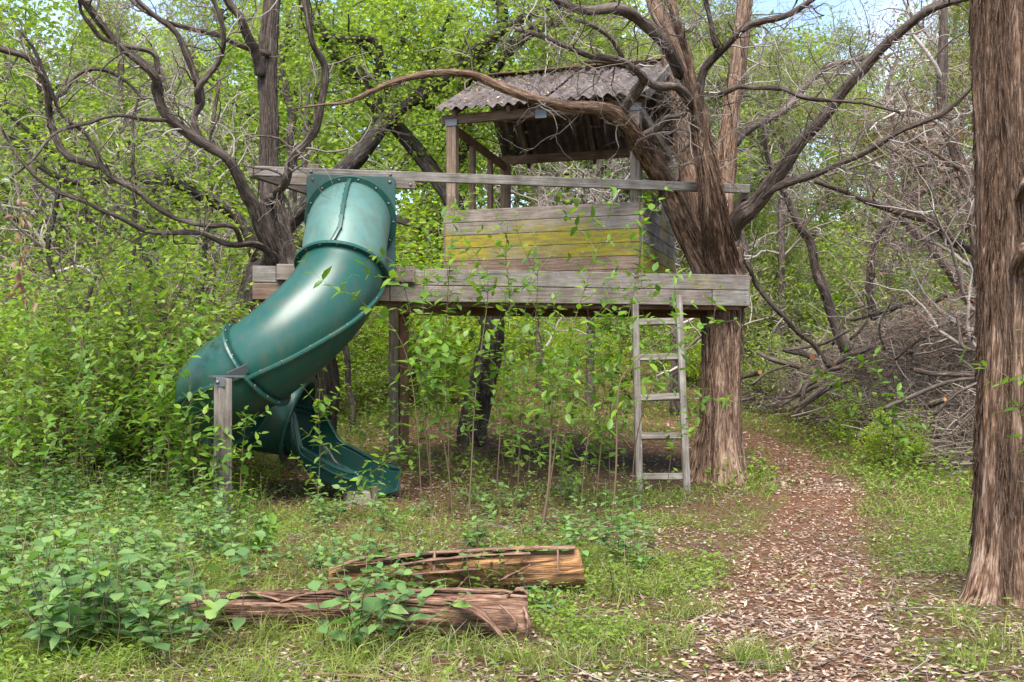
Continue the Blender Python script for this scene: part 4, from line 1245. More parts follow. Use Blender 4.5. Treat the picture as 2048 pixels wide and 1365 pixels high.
# --- the wood behind: a few kinds of tree, copied
def copy_tree(o, loc, rz, s, label=None, group=None):
    c = o.copy(); COL.objects.link(c)
    mt = Matrix.Translation(Vector(loc)) @ Matrix.Rotation(rz, 4, 'Z') @ Matrix.Diagonal((s[0], s[1], s[2], 1))
    c.matrix_basis = mt
    WM[c] = mt
    if label: c['label'] = label
    if group: c['group'] = group
    for ch in o.children:
        k = ch.copy(); COL.objects.link(k); k.parent = c; k.matrix_basis = ch.matrix_basis.copy(); WM[k] = mt @ ch.matrix_basis
        for g2 in ch.children:
            q = g2.copy(); COL.objects.link(q); q.parent = k; q.matrix_basis = g2.matrix_basis.copy()
    return c

def proto_tree(name, label, kind, h, seed):
    """a leafy tree at the origin: trunk with limbs, crown of leaves in uneven clumps"""
    tr = Tree(name, label, 'tree', (0, 0, 0), 'oak' if kind == 'oak' else 'cedar_grey', None, 'twig_dark' if kind == 'oak' else 'twig')
    K = 9
    q = np.zeros((K, 3)); q[:, 2] = np.linspace(-0.2, h * 0.8, K)
    q[:, :2] = np.cumsum(RNG.normal(size=(K, 2)) * 0.14, axis=0)
    q -= np.array((q[0, 0], q[0, 1], 0))
    c = catmull(np.column_stack([q, np.linspace(0.16, 0.04, K) * h / 7]), 3)
    mb = MB(); tube(mb, c[:, :3], c[:, 3], 9, 0.2, 5, seed=seed)
    mb.build('trunk', M[tr.bark], tr.root)
    n = 16
    st, dr, ln, r0 = offshoots(c[None, :, :3], c[None, :, 3], n, 0.22 if kind == 'oak' else 0.1, 1.0, up=0.35 if kind == 'oak' else 0.1)
    ln = RNG.uniform(0.5, 1.0, n) * h * (0.38 if kind == 'oak' else 0.24) * (1.25 - st[:, 2] / h * 0.7)
    p, rad = grow(st, dr, ln, np.minimum(r0, 0.06), 9, 0.22, 0.04, 0.3)
    st, dr, ln, r0 = offshoots(p, rad, 7, 0.25, 0.8, (0.3, 0.6), 0.6, 0.006, up=0.1)
    p2, rad2 = grow(st, dr, ln, r0, 7, 0.3)
    mb = MB(); thin(mb, p, rad, 5); thin(mb, p2, rad2, 3)
    st, dr, ln, r0 = offshoots(p2, rad2, 4, 0.2, 0.8, (0.3, 0.7), 0.6, 0.004)
    p3, rad3 = grow(st, dr, ln, r0, 5, 0.3)
    thin(mb, p3, rad3, 3)
    mb.build('branches', M[tr.twig], tr.root, kind='stuff')
    cl_ = np.concatenate([p2[:, 3:].reshape(-1, 3), p3[:, 2:].reshape(-1, 3)])
    if kind == 'oak':
        tr.foliage(cl_, 8500, 0.2, 0.13, 0.078, 'oakleaf', 'crown', 1.0)
    else:
        nF = 19000
        cc = cl_[RNG.integers(len(cl_), size=nF)] + RNG.normal(size=(nF, 3)) * 0.14
        mb = MB()
        leaves(mb, cc, RNG.normal(size=(nF, 3)) + np.array((0, 0, 0.3)), RNG.normal(size=(nF, 3)), 0.13 * RNG.uniform(0.6, 1.3, nF), 0.026)
        mb.build('crown', M['juniper'], tr.root, smooth=False, kind='stuff')
    return tr.root
PO = [proto_tree('oak_tree', 'leafy bright green oak', 'oak', 7.0, 40), proto_tree('oak_tree', 'leafy bright green oak', 'oak', 6.0, 41)]
PJ = [proto_tree('juniper_tree', 'soft green juniper', 'juniper', 7.0, 42), proto_tree('juniper_tree', 'soft green juniper', 'juniper', 8.0, 43)]
YT = 'slim dark trunks in the thicket on the left'
for k, sp in enumerate(([(318, 640, 8, 13), (300, 545, 8, 13), (285, 490, 7, 13), (268, 400, 6, 13)], [(352, 800, 9, 12.6), (345, 700, 8, 12.6), (325, 610, 8, 12.6), (318, 540, 6, 12.6)], [(390, 700, 9, 13.4), (392, 620, 8, 13.4), (402, 540, 7, 13.4), (420, 440, 6, 13.4)],
                        [(255, 700, 6, 12), (262, 560, 6, 12), (270, 420, 5, 12), (262, 300, 4, 12), (280, 180, 3, 12)], [(95, 740, 7, 12.5), (110, 600, 7, 12.5), (100, 480, 6, 12.5), (120, 350, 5, 12.5)], [(180, 760, 6, 11.5), (170, 650, 6, 11.5), (190, 520, 5, 11.5), (180, 420, 4, 11.5)], [(700, 760, 7, 15), (690, 660, 7, 15), (705, 560, 6, 15)])):
    tr = Tree('young_tree', 'slim dark trunk standing among the leaves left of the slide', 'tree', P(sp[0][0], sp[0][1], sp[0][3]), 'oak', YT if k < 6 else None, 'twig_dark')
    if k == 6: tr.root['label'] = 'slim dark trunk between the slide and the paired ground posts'
    b = P(*[sp[0][j] for j in (0, 1, 3)]); g0 = float(gz(b[0], b[1]))
    yb = HOR + (EYE - g0) / b[1] * F
    tr.limb([(sp[0][0] + 6, yb, sp[0][2], sp[0][3])] + sp, 'trunk', 10, 0.15, 0.04)
    tr.twigs(5, (0.3, 1.0), 2, 0.4, 0, 0.15, 0.3, (4, 3), rmax=0.007)
def zone(px): return 'left of the slide' if px < 480 else ('behind the deck' if px < 1460 else 'right of the deck')
bgt = [('o', 80, 17, .9), ('o', 330, 19, 1.0), ('o', 640, 20, 1.0), ('o', 830, 26, 1.05), ('o', 1010, 29, 1.1), ('j', 200, 22, 1.0), ('o', 500, 25, 1.15),
       ('j', 1150, 28, 0.95), ('o', 1300, 30, 1.0), ('j', 1480, 22, 1.1), ('j', 1620, 25, 1.1), ('o', 1560, 30, 1.0), ('j', 1800, 24, 0.95), ('j', 1950, 22, 1.1), ('o', 1720, 33, 0.9),
       ('j', 60, 27, 1.1), ('o', 250, 31, 1.1), ('j', 430, 34, 1.1), ('o', 700, 31, 1.1), ('j', 900, 34, 1.1), ('o', 1120, 33, 1.1), ('j', 1340, 35, 1.1), ('o', 1500, 40, 1.1), ('j', 1700, 42, 1.1), ('o', 1900, 36, 1.0), ('j', 2060, 31, 1.1),
       ('o', -60, 22, 1.1), ('j', -200, 30, 1.2), ('o', 2150, 26, 1.0), ('j', 2300, 30, 1.2), ('j', 860, 48, 1.2), ('o', 1290, 50, 1.2), ('o', 300, 46, 1.2)]
used = set()
for k, (kd, px, d, s) in enumerate(bgt):
    pr = (PO if kd == 'o' else PJ)[k % 2]
    b = P(px, 700, d); b[2] = float(gz(b[0], b[1]))
    lab = ('bright leafy oak' if kd == 'o' else 'soft green juniper') + (' close in the wood ' if d < 23 else ' standing deep in the wood ') + zone(px)
    gr = ('oaks' if kd == 'o' else 'junipers') + (' close in the wood ' if d < 23 else ' deep in the wood ') + zone(px)
    if d >= 28 and not 1540 < px < 1690: s *= 1.32
    rz = RNG.random() * 6.28
    sc_ = (s * RNG.uniform(.9, 1.15), s * RNG.uniform(.9, 1.15), s * RNG.uniform(.9, 1.1))
    if pr not in used:
        used.add(pr)
        mt = Matrix.Translation(Vector(b)) @ Matrix.Rotation(rz, 4, 'Z') @ Matrix.Diagonal((sc_[0], sc_[1], sc_[2], 1))
        pr.matrix_basis = mt; WM[pr] = mt; pr['label'], pr['group'] = lab, gr
    else:
        copy_tree(pr, b, rz, sc_, lab, gr)

# --- shrubs
def proto_shrub(h, nl, lf, mat='shrub', seed=0):
    tr = Tree('shrub', 'leafy shrub', 'shrub', (0, 0, 0), 'cedar_grey')
    n = 9
    st = np.column_stack([RNG.normal(size=(n, 2)) * 0.12, np.full(n, -0.05)])
    p, rad = grow(st, np.column_stack([RNG.normal(size=(n, 2)) * 0.35, np.ones(n)]), RNG.uniform(0.6, 1.1, n) * h, np.full(n, 0.012), 9, 0.2, 0.03, 0.3)
    s2, d2, l2, r2 = offshoots(p, rad, 9, 0.2, 0.9, (0.2, 0.5), 0.6, 0.003, up=0.1)
    p2, rad2 = grow(s2, d2, l2, r2, 6, 0.3)
    s3, d3, l3, r3 = offshoots(p2, rad2, 3, 0.2, 0.8, (0.4, 0.8), 0.6, 0.002)
    p3, rad3 = grow(s3, d3, l3, r3, 5, 0.3)
    mb = MB(); thin(mb, p, rad, 4); thin(mb, p2, rad2, 3); thin(mb, p3, rad3, 3)
    mb.build('stems', M['stem'], tr.root, kind='stuff')
    cl_ = np.concatenate([p2[:, 2:].reshape(-1, 3), p3[:, 1:].reshape(-1, 3)])
    c = cl_[RNG.integers(len(cl_), size=nl)] + RNG.normal(size=(nl, 3)) * 0.06
    mb = MB()
    leaves(mb, c, RNG.normal(size=(nl, 3)) * np.array((1, 1, 0.45)), norm(RNG.normal(size=(nl, 3)) * 0.45 + np.array((0, -0.15, 1.0))), lf * RNG.uniform(0.6, 1.3, nl), lf * 0.55)
    mb.build('foliage', M[mat], tr.root, smooth=False, kind='stuff')
    return tr.root
PS = [proto_shrub(1.9, 1900, 0.085), proto_shrub(2.4, 2200, 0.085), proto_shrub(1.5, 1500, 0.08), proto_shrub(2.8, 2400, 0.09)]
PS += [proto_shrub(1.8, 1900, 0.09, 'lime'), proto_shrub(2.3, 2100, 0.095, 'lime')]
sh = []
for k in range(38):                        # the thicket on the left
    d = 10.5 + 9 * RNG.random() ** 1.2
    px = RNG.uniform(-120, 470) if d < 13 else RNG.uniform(-120, 640)
    sh.append((px, d, 0.75 + 0.35 * RNG.random()))
for k in range(10):
    sh.append((RNG.uniform(640, 1400), RNG.uniform(19, 24), RNG.uniform(0.2, 0.4)))
for k in range(14):
    sh.append((RNG.uniform(640, 1400), RNG.uniform(24, 30), RNG.uniform(0.7, 1.1)))
for k in range(20):
    sh.append((RNG.uniform(1480, 2080), RNG.uniform(18.5, 25), RNG.uniform(0.8, 1.2)))
for k in range(22):
    sh.append((RNG.uniform(-100, 2150), RNG.uniform(28, 40), RNG.uniform(1.2, 1.8)))
for k in range(12):
    sh.append((RNG.uniform(1650, 1960), RNG.uniform(22, 26), -RNG.uniform(0.8, 1.1)))
for k in range(16):
    sh.append((RNG.uniform(560, 1420), RNG.uniform(22, 28), -RNG.uniform(0.4, 0.8)))
for k in range(12):
    sh.append((RNG.uniform(150, 900), RNG.uniform(17, 22), -RNG.uniform(1.0, 1.4)))
for px, d, s in ((1775, 13.3, -.42), (1700, 15.3, -.36), (1835, 12.7, -.26), (1640, 17, -.3), (1500, 20.5, -.4), (560, 15.5, .8), (700, 16.5, 0.8), (760, 17.5, 0.8), (850, 18, 0.7)):
    sh.append((px, d, s))
used = set()
for k, (px, d, s) in enumerate(sh):
    pr = PS[k % 4] if s > 0 else PS[4 + k % 2]
    lime, s = s < 0, abs(s)
    b = P(px, 700, d); b[2] = float(gz(b[0], b[1]))
    z_ = zone(px)
    dist = ' near the edge of the wood ' if d < 14 else (' inside the wood ' if d < 26 else ' far back in the wood ')
    kd = 'lime green sunlit shrub' if lime else 'small-leaved green shrub'
    lab, gr = kd + dist + z_, ('lime ' if lime else '') + 'shrubs' + dist + z_
    rz = RNG.random() * 6.28
    if pr not in used:
        used.add(pr)
        mt = Matrix.Translation(Vector(b)) @ Matrix.Rotation(rz, 4, 'Z') @ Matrix.Scale(s, 4)
        pr.matrix_basis = mt; WM[pr] = mt; pr['label'], pr['group'] = lab, gr
    else:
        copy_tree(pr, b, rz, (s, s, s), lab, gr)

# ------------------------------------------------------------------ fallen logs
def log_thing(name, label, spec, bark, nstrip, ridge=0.18, cut=None, sides=72):
    p, r = limb_pts(spec, 10, 0.02)
    b = p[len(p) // 2].copy(); b[2] -= r.mean()
    tr = Tree(name, label, 'log', b, bark)
    mb = MB(); tube(mb, p, r, sides, ridge, 9, seed=int(RNG.integers(50)))
    mb.build('trunk', M[bark], tr.root)
    strips(tr, spec, nstrip, (0.08, 0.45), 0.0055, 'log', 0.014)
    return tr
lf_ = log_thing('log', 'nearer of the two fallen cedar logs, grey shredded bark with a torn right end', [(355, 1222, 30, 5.25), (480, 1222, 34, 5.2), (640, 1222, 37, 5.15), (800, 1228, 42, 5.1), (940, 1236, 48, 5.05), (1052, 1240, 50, 5.05)], 'log', 260, 0.26)
lr_ = log_thing('log', 'farther of the two fallen cedar logs, half stripped to orange wood', [(660, 1160, 26, 6.1), (760, 1156, 32, 6.1), (860, 1150, 36, 6.1), (980, 1144, 38, 6.1), (1080, 1138, 38, 6.1), (1163, 1132, 36, 6.1)], 'heart', 130, 0.16)
def ribbon(parent, a, b, w, bow, mat, name='bark_strip', twist=0.0):
    """a loose flat slab of bark from a to b"""
    a, b = np.array(a), np.array(b)
    K = 9
    t_ = np.linspace(0, 1, K)
    p = a + (b - a) * t_[:, None] + np.array(bow) * (4 * t_ * (1 - t_))[:, None]
    T_, N_, B2 = frames(p)
    mb = MB()
    v, bk = [], []
    ww = w * (0.55 + 0.45 * np.sin(t_ * np.pi)) * (1 + 0.3 * RNG.normal(size=K) * 0.5)
    cols = (-1, -0.4, 0.3, 1)
    for i_ in range(K):
        a_ = twist * t_[i_]
        s_ = B2[i_] * math.cos(a_) + N_[i_] * math.sin(a_); n_ = np.cross(s_, T_[i_])
        for c_ in cols: v.append(p[i_] + s_ * ww[i_] * c_ * 0.5 + n_ * (0.004 * (1 - c_ * c_) + 0.004 * RNG.normal())); bk.append((c_ * w * 0.5, 0.3, t_[i_] * np.linalg.norm(b - a) * 0.12 + a[0]))
    for i_ in range(K):
        a_ = twist * t_[i_]
        s_ = B2[i_] * math.cos(a_) + N_[i_] * math.sin(a_); n_ = np.cross(s_, T_[i_])
        for c_ in cols[::-1]: v.append(p[i_] + s_ * ww[i_] * c_ * 0.5 - n_ * 0.004); bk.append((c_ * w * 0.5, 0.35, t_[i_] * np.linalg.norm(b - a) * 0.12 + a[0]))
    v = np.array(v).reshape(2, K, 4, 3); bk = np.array(bk).reshape(2, K, 4, 3)
    v = np.concatenate([v[0], v[1]], 1).reshape(-1, 3); bk = np.concatenate([bk[0], bk[1]], 1).reshape(-1, 3)
    i = np.arange(K - 1)[:, None] * 8; j = np.arange(8)[None, :]; j2 = (j + 1) % 8
    mb.add(v, np.stack([i + j, i + j2, i + 8 + j2, i + 8 + j], -1).reshape(-1, 4), bk, 0.5)
    return mb.build(name, M[mat], parent)
for a, b, w, bow in (((892, 1200, 4.98), (1012, 1282, 4.88), 0.06, (0, -0.05, 0.06)), ((1015, 1195, 5.0), (1056, 1188, 4.98), 0.05, (0, 0, 0.03)), ((1048, 1215, 4.95), (1050, 1278, 4.93), 0.025, (0.02, -0.03, 0)),
                     ((560, 1206, 5.1), (700, 1190, 5.1), 0.03, (0, 0, 0.03)), ((700, 1196, 5.1), (1050, 1188, 5.0), 0.045, (0, 0, 0.03)), ((420, 1205, 5.15), (560, 1200, 5.1), 0.03, (0, 0, 0.03)), ((1000, 1210, 4.93), (1030, 1262, 4.9), 0.02, (0.03, -0.03, 0))):
    ribbon(lf_.root, P(*a), P(*b), w, bow, 'log')
for a, b, w, bow in (((840, 1150, 5.98), (836, 1176, 5.95), 0.04, (0, -0.03, 0)), ((870, 1102, 6.0), (868, 1142, 5.92), 0.02, (0, -0.02, 0)), ((700, 1122, 6.05), (1150, 1094, 6.05), 0.11, (0, 0, 0.02)), ((660, 1140, 6.0), (780, 1108, 6.05), 0.09, (0, 0, 0.02)),
                     ((800, 1130, 5.94), (1060, 1108, 5.95), 0.06, (0, -0.02, 0.02)), ((760, 1150, 5.93), (960, 1138, 5.93), 0.05, (0, -0.02, 0)), ((905, 1186, 5.85), (945, 1142, 5.95), 0.025, (0, -0.04, 0)), ((1000, 1160, 5.9), (1060, 1130, 5.9), 0.06, (0, -0.03, 0)), ((1115, 1096, 6.0), (1117, 1146, 5.92), 0.012, (0, -0.02, 0))):
    ribbon(lr_.root, P(*a), P(*b), w, bow, 'log')
sliv = thing('wood_sliver', 'long pale splinter of cedar lying flat at the bottom edge', 'log', P(740, 1358, 4.3))
ribbon(sliv, P(560, 1350, 4.32), P(930, 1366, 4.25), 0.035, (0, 0, 0.012), 'log', 'splinter')

# ------------------------------------------------------------------ brush pile
FOOT_Y, FOOT_X = np.array([10.5, 12, 14, 16, 18, 20, 22]), np.array([4.9, 4.8, 4.9, 4.75, 4.4, 3.9, 3.5])
def heap(x, y):
    """height of the brush heap over the ground"""
    u = x - np.interp(y, FOOT_Y, FOOT_X)
    q = np.stack([x, y, 0 * x], -1)
    return (0.68 + 0.6 * vnoise(q * 0.8, 61)) * sstep(-0.25, 1.5, u) * (1 - 0.6 * sstep(2.4, 4.2, u)) * sstep(10.8, 13, y) * (1 - 0.55 * sstep(17, 20.5, y))
def stick_batch(n, ln, rr, K, fill=1.0, wander=0.18, cx=None):
    y = RNG.uniform(11.6, 21, n)
    x = np.interp(y, FOOT_Y, FOOT_X) + 0.15 + 3.6 * RNG.random(n) ** 1.5
    z = gz(x, y) + heap(x, y) * (1 - fill * RNG.random(n) ** 3.0) + 0.02
    d = np.column_stack([RNG.normal(size=n), RNG.normal(size=n) * 0.7, RNG.normal(size=n) * 0.28])
    L = RNG.uniform(*ln, n)
    p, rad = grow(np.column_stack([x, y, z]) - norm(d) * (L * 0.5)[:, None], d, L, RNG.uniform(*rr, n), K, wander, 0, 0.35)
    zf = gz(p[..., 0], p[..., 1]) + 0.02
    p[..., 2] = np.maximum(p[..., 2], zf)
    return p, rad
mb = MB()
for n, ln, rr, K, w in ((130, (0.7, 1.8), (0.009, 0.02), 8, 0.18), (3800, (0.4, 1.4), (0.005, 0.011), 7, 0.28), (15000, (0.25, 0.9), (0.0028, 0.006), 6, 0.38)):
    p, rad = stick_batch(n, ln, rr, K, 0.9, w)
    thin(mb, p, rad, 5 if rr[1] > 0.02 else 3)
bp = mb.build('brush_pile', M['stick'])
tag(bp, 'long heap of cut dead twigs and branches along the right side of the path', kind='stuff')
n = 4200
y = RNG.uniform(12, 20, n); x = np.interp(y, FOOT_Y, FOOT_X) + 0.1 + 2.4 * RNG.random(n) ** 1.6
mb = MB()
leaves(mb, np.column_stack([x, y, gz(x, y) + heap(x, y) * RNG.uniform(0.55, 1.05, n)]), RNG.normal(size=(n, 3)), RNG.normal(size=(n, 3)), 0.06 * RNG.uniform(0.6, 1.4, n), 0.032)
tag(mb.build('dead_leaves', M['brownfoliage'], smooth=False), 'rust-brown dead leaves caught in the brush pile', kind='stuff')

def cut_log(label, spec, group=None, mat='cedar_grey', endmat=True, name='cut_branch'):
    p, r = limb_pts(spec, 6, 0.03)
    r = r * 0.75
    root = thing(name, label, 'branch', p[len(p) // 2], group)
    mb = MB(); tube(mb, p, r, 10, 0.15, 5, caps=True, seed=int(RNG.integers(60)))
    mb.build('bark', M[mat], root)
    if endmat:
        for e, s_ in ((0, -1), (-1, 1)):
            d = norm(p[1] - p[0]) if e == 0 else norm(p[-1] - p[-2])
            mb = MB()
            tube(mb, np.array([p[e], p[e] + d * s_ * 0.006]), np.array([r[e], r[e]]) * 0.86, 12)
            mb.build('cut_end', M['cut'], root, smooth=False)
    return root
cut_log('short thick log with an orange cut end low in the brush pile', [(1908, 914, 15, 12.6), (1880, 930, 15, 12.7), (1845, 940, 14, 12.9)])
cut_log('log with a pale orange end half hidden behind the thick right trunk', [(1944, 948, 15, 11.6), (1985, 938, 15, 12.2), (2030, 930, 15, 12.8)])
cut_log('grey forked log lying aslant at the pile edge by the right trunk', [(1916, 884, 14, 12.8), (1945, 850, 14, 13.0), (1985, 810, 13, 13.3)])
cut_log('long pale pole slanting up out of the brush pile', [(1766, 818, 6, 12.2), (1830, 790, 6, 12.1), (1895, 765, 5.5, 12.0), (1965, 756, 5, 11.9)])
cut_log('pale straight pole jutting level from the brush pile', [(1831, 741, 7, 13), (1880, 748, 7, 12.8), (1960, 752, 6, 12.6)])
GB = 'small cut branches bundled at the tip of the pile'
for k, sp in enumerate(([(1576, 822, 4, 15.6), (1610, 800, 5, 15.7), (1650, 772, 5, 15.9)], [(1590, 826, 5, 15.4), (1625, 800, 5, 15.5), (1660, 775, 5, 15.8)], [(1562, 812, 4, 15.8), (1600, 788, 5, 15.9), (1636, 770, 6, 16)],
                        [(1598, 812, 5, 15.3), (1630, 790, 6, 15.4), (1655, 768, 6, 15.6)], [(1605, 800, 7, 15.6), (1612, 775, 7, 15.7), (1630, 762, 7, 15.8)])):
    cut_log('grey cut branch bundled at the tip of the pile', sp, GB)
cut_log('crooked grey branch lying on the grass before the bundle', [(1556, 797, 4, 15.8), (1580, 795, 4, 15.7), (1597, 785, 5, 15.7), (1605, 765, 5, 15.8)])
GL = 'cut logs with orange ends high on the pile'
for sp in ([(1625, 715, 9, 16.5), (1600, 705, 9, 16.9), (1570, 700, 8, 17.3)], [(1668, 728, 8, 16.2), (1700, 712, 8, 16.4), (1750, 690, 7, 16.6)], [(1645, 745, 7, 16.0), (1680, 735, 7, 16.2)], [(1808, 706, 7, 15), (1850, 698, 7, 15.3)],
           [(1600, 735, 6, 16.6), (1555, 722, 7, 16.8), (1515, 705, 6, 17)], [(1520, 745, 7, 16), (1500, 752, 7, 16.3), (1470, 758, 6, 16.6)], [(1700, 760, 6, 15.2), (1660, 772, 6, 15.3)], [(1890, 800, 7, 12.4), (1860, 812, 7, 12.6)]):
    cut_log('orange-ended cut log high on the pile', sp, GL)
GS = 'bare bleached branches sticking out of the pile'
for sp in ([(1870, 830, 4, 11.8), (1905, 790, 4, 11.8), (1958, 765, 4, 11.8)], [(1580, 700, 4, 16), (1640, 690, 5, 15.8), (1700, 660, 4, 15.6)], [(1665, 690, 4, 15.8), (1685, 640, 4, 15.8), (1690, 610, 3, 15.8)], [(1700, 680, 4, 15.5), (1730, 650, 4, 15.4), (1742, 620, 3, 15.4)],
           [(1820, 600, 3, 14), (1845, 650, 4, 13.8), (1862, 700, 3, 13.6)], [(1915, 640, 4, 13), (1925, 690, 5, 12.8), (1965, 705, 4, 12.6)], [(1790, 720, 4, 14), (1840, 680, 4, 13.8), (1900, 670, 4, 13.6)], [(1505, 770, 4, 15.5), (1535, 745, 4, 15.6), (1580, 730, 3, 15.8)],
           [(1770, 700, 3, 14.4), (1760, 650, 3, 14.4), (1785, 600, 3, 14.4)]):
    cut_log('bleached bare branch poking out of the brush pile', sp, GS, endmat=False, mat='cedar_grey')

# ------------------------------------------------------------------ saplings and weeds with leaves of their own
def leaf_mesh(name, mat, w=0.5, fold=0.12, droop=0.12):
    mb = MB()
    leaves(mb, np.zeros((1, 3)), np.array([[1.0, 0, 0]]), np.array([[0, 0, 1.0]]), 1.0, w, fold, 1, 0.0, 0, droop)
    return mb.mesh(name, M[mat])
LM = [leaf_mesh('leaf', 'sapleaf', 0.5, 0.12, 0.1), leaf_mesh('leaf', 'sapleaf', 0.56, 0.06, 0.2), leaf_mesh('leaf', 'sapleaf', 0.44, 0.18, 0.04)]
WMM = [leaf_mesh('leaf', 'weedleaf', 0.62, 0.1, 0.12), leaf_mesh('leaf', 'weedleaf', 0.55, 0.16, 0.2), leaf_mesh('leaf', 'weedleaf', 0.7, 0.05, 0.05)]
def put_leaf(root, me, p, ax, up, s):
    ax = Vector(ax).normalized(); up = Vector(up)
    y = up.cross(ax)
    if y.length < 1e-3: y = Vector((0, 1, 0))
    y.normalize(); z = ax.cross(y)
    mt = Matrix((ax, y, z)).transposed() * s
    mt = mt.to_4x4(); mt.translation = Vector(p)
    o = bpy.data.objects.new('leaf', me)
    COL.objects.link(o)
    o.parent = root
    o.matrix_basis = WM[root].inverted() @ mt
    return o

NLEAF = 0
def sapling(label, bpx, bpy_, d, spec, r0, branches, nleaf, lsz, group=None, gap=0.2, name='sapling', stuffed=False, fork=None):
    """stem through pixels spec [(px, py)], side shoots with paired leaves"""
    global NLEAF
    pts = [P(bpx, bpy_, d)] + [P(a, b, d + dd) for a, b, dd in spec]
    pts[0][2] = float(gz(pts[0][0], pts[0][1])) - 0.02
    root = thing(name, label, name, pts[0], group)
    c = catmull(np.array(pts), 8)
    K = len(c)
    r0 = r0 * 0.72
    rad = np.linspace(r0, max(r0 * 0.25, 0.002), K)
    mb = MB()
    tube(mb, c, rad, 6, 0.06, 4)
    q = resample(np.column_stack([c, rad]), 20)
    lines = [q[int(20 * gap):, :3]]
    if branches:
        st, dr, ln, rr = offshoots(q[None, :, :3], q[None, :, 3], branches, gap, 0.85, up=0.3)
        hgt = np.linalg.norm(c[-1] - c[0])
        ln = RNG.uniform(0.25, 0.68, branches) * min(1.0, hgt * 0.55)
        p, rd = grow(st, dr, ln, np.maximum(rr * 0.6, 0.0022), 8, 0.16, 0.02, 0.3)
        thin(mb, p, rd, 4)
        lines += list(p)
    mb.build('stem', M['stem'], root, kind=None)
    Ls = np.array([np.linalg.norm(np.diff(l, axis=0), axis=1).sum() for l in lines])
    Ls[0] *= 0.8
    cnt = np.maximum(2, (nleaf * Ls / Ls.sum()).astype(int))
    acc = MB() if stuffed else None
    for l, nn in zip(lines, cnt):
        ts = np.linspace(0.12, 1.0, nn // 2 + 1)
        for i_, t_ in enumerate(ts):
            x = t_ * (len(l) - 1)
            k_ = min(int(x), len(l) - 2)
            p0 = l[k_] + (l[k_ + 1] - l[k_]) * (x - k_)
            tg = norm(l[k_ + 1] - l[k_])
            h_ = np.cross(tg, np.array((0, 0, 1.0)))
            if np.linalg.norm(h_) < 0.2: h_ = RNG.normal(size=3)
            h_ = norm(h_)
            if i_ % 2: h_ = norm(h_ * 0.5 + np.cross(tg, h_) * 0.8)
            for sg in (1, -1):
                ax = norm((tg * np.array((1, 1, 0.45))) * 0.6 + h_ * sg + RNG.normal(size=3) * 0.2)
                up = norm(np.array((0, -0.12, 1.0)) + RNG.normal(size=3) * 0.26)
                s_ = lsz * RNG.uniform(0.6, 1.15) * (1 - 0.35 * t_ ** 4)
                if stuffed:
                    leaves(acc, p0[None], ax[None], up[None], s_, s_ * 0.52, 0.12, 1, None, 0, 0.1)
                else:
                    put_leaf(root, LM[int(RNG.integers(3))], p0, ax, up, s_); NLEAF += 1
    if stuffed:
        acc.build('foliage', M['sapleaf'], root, kind='stuff')
    return root

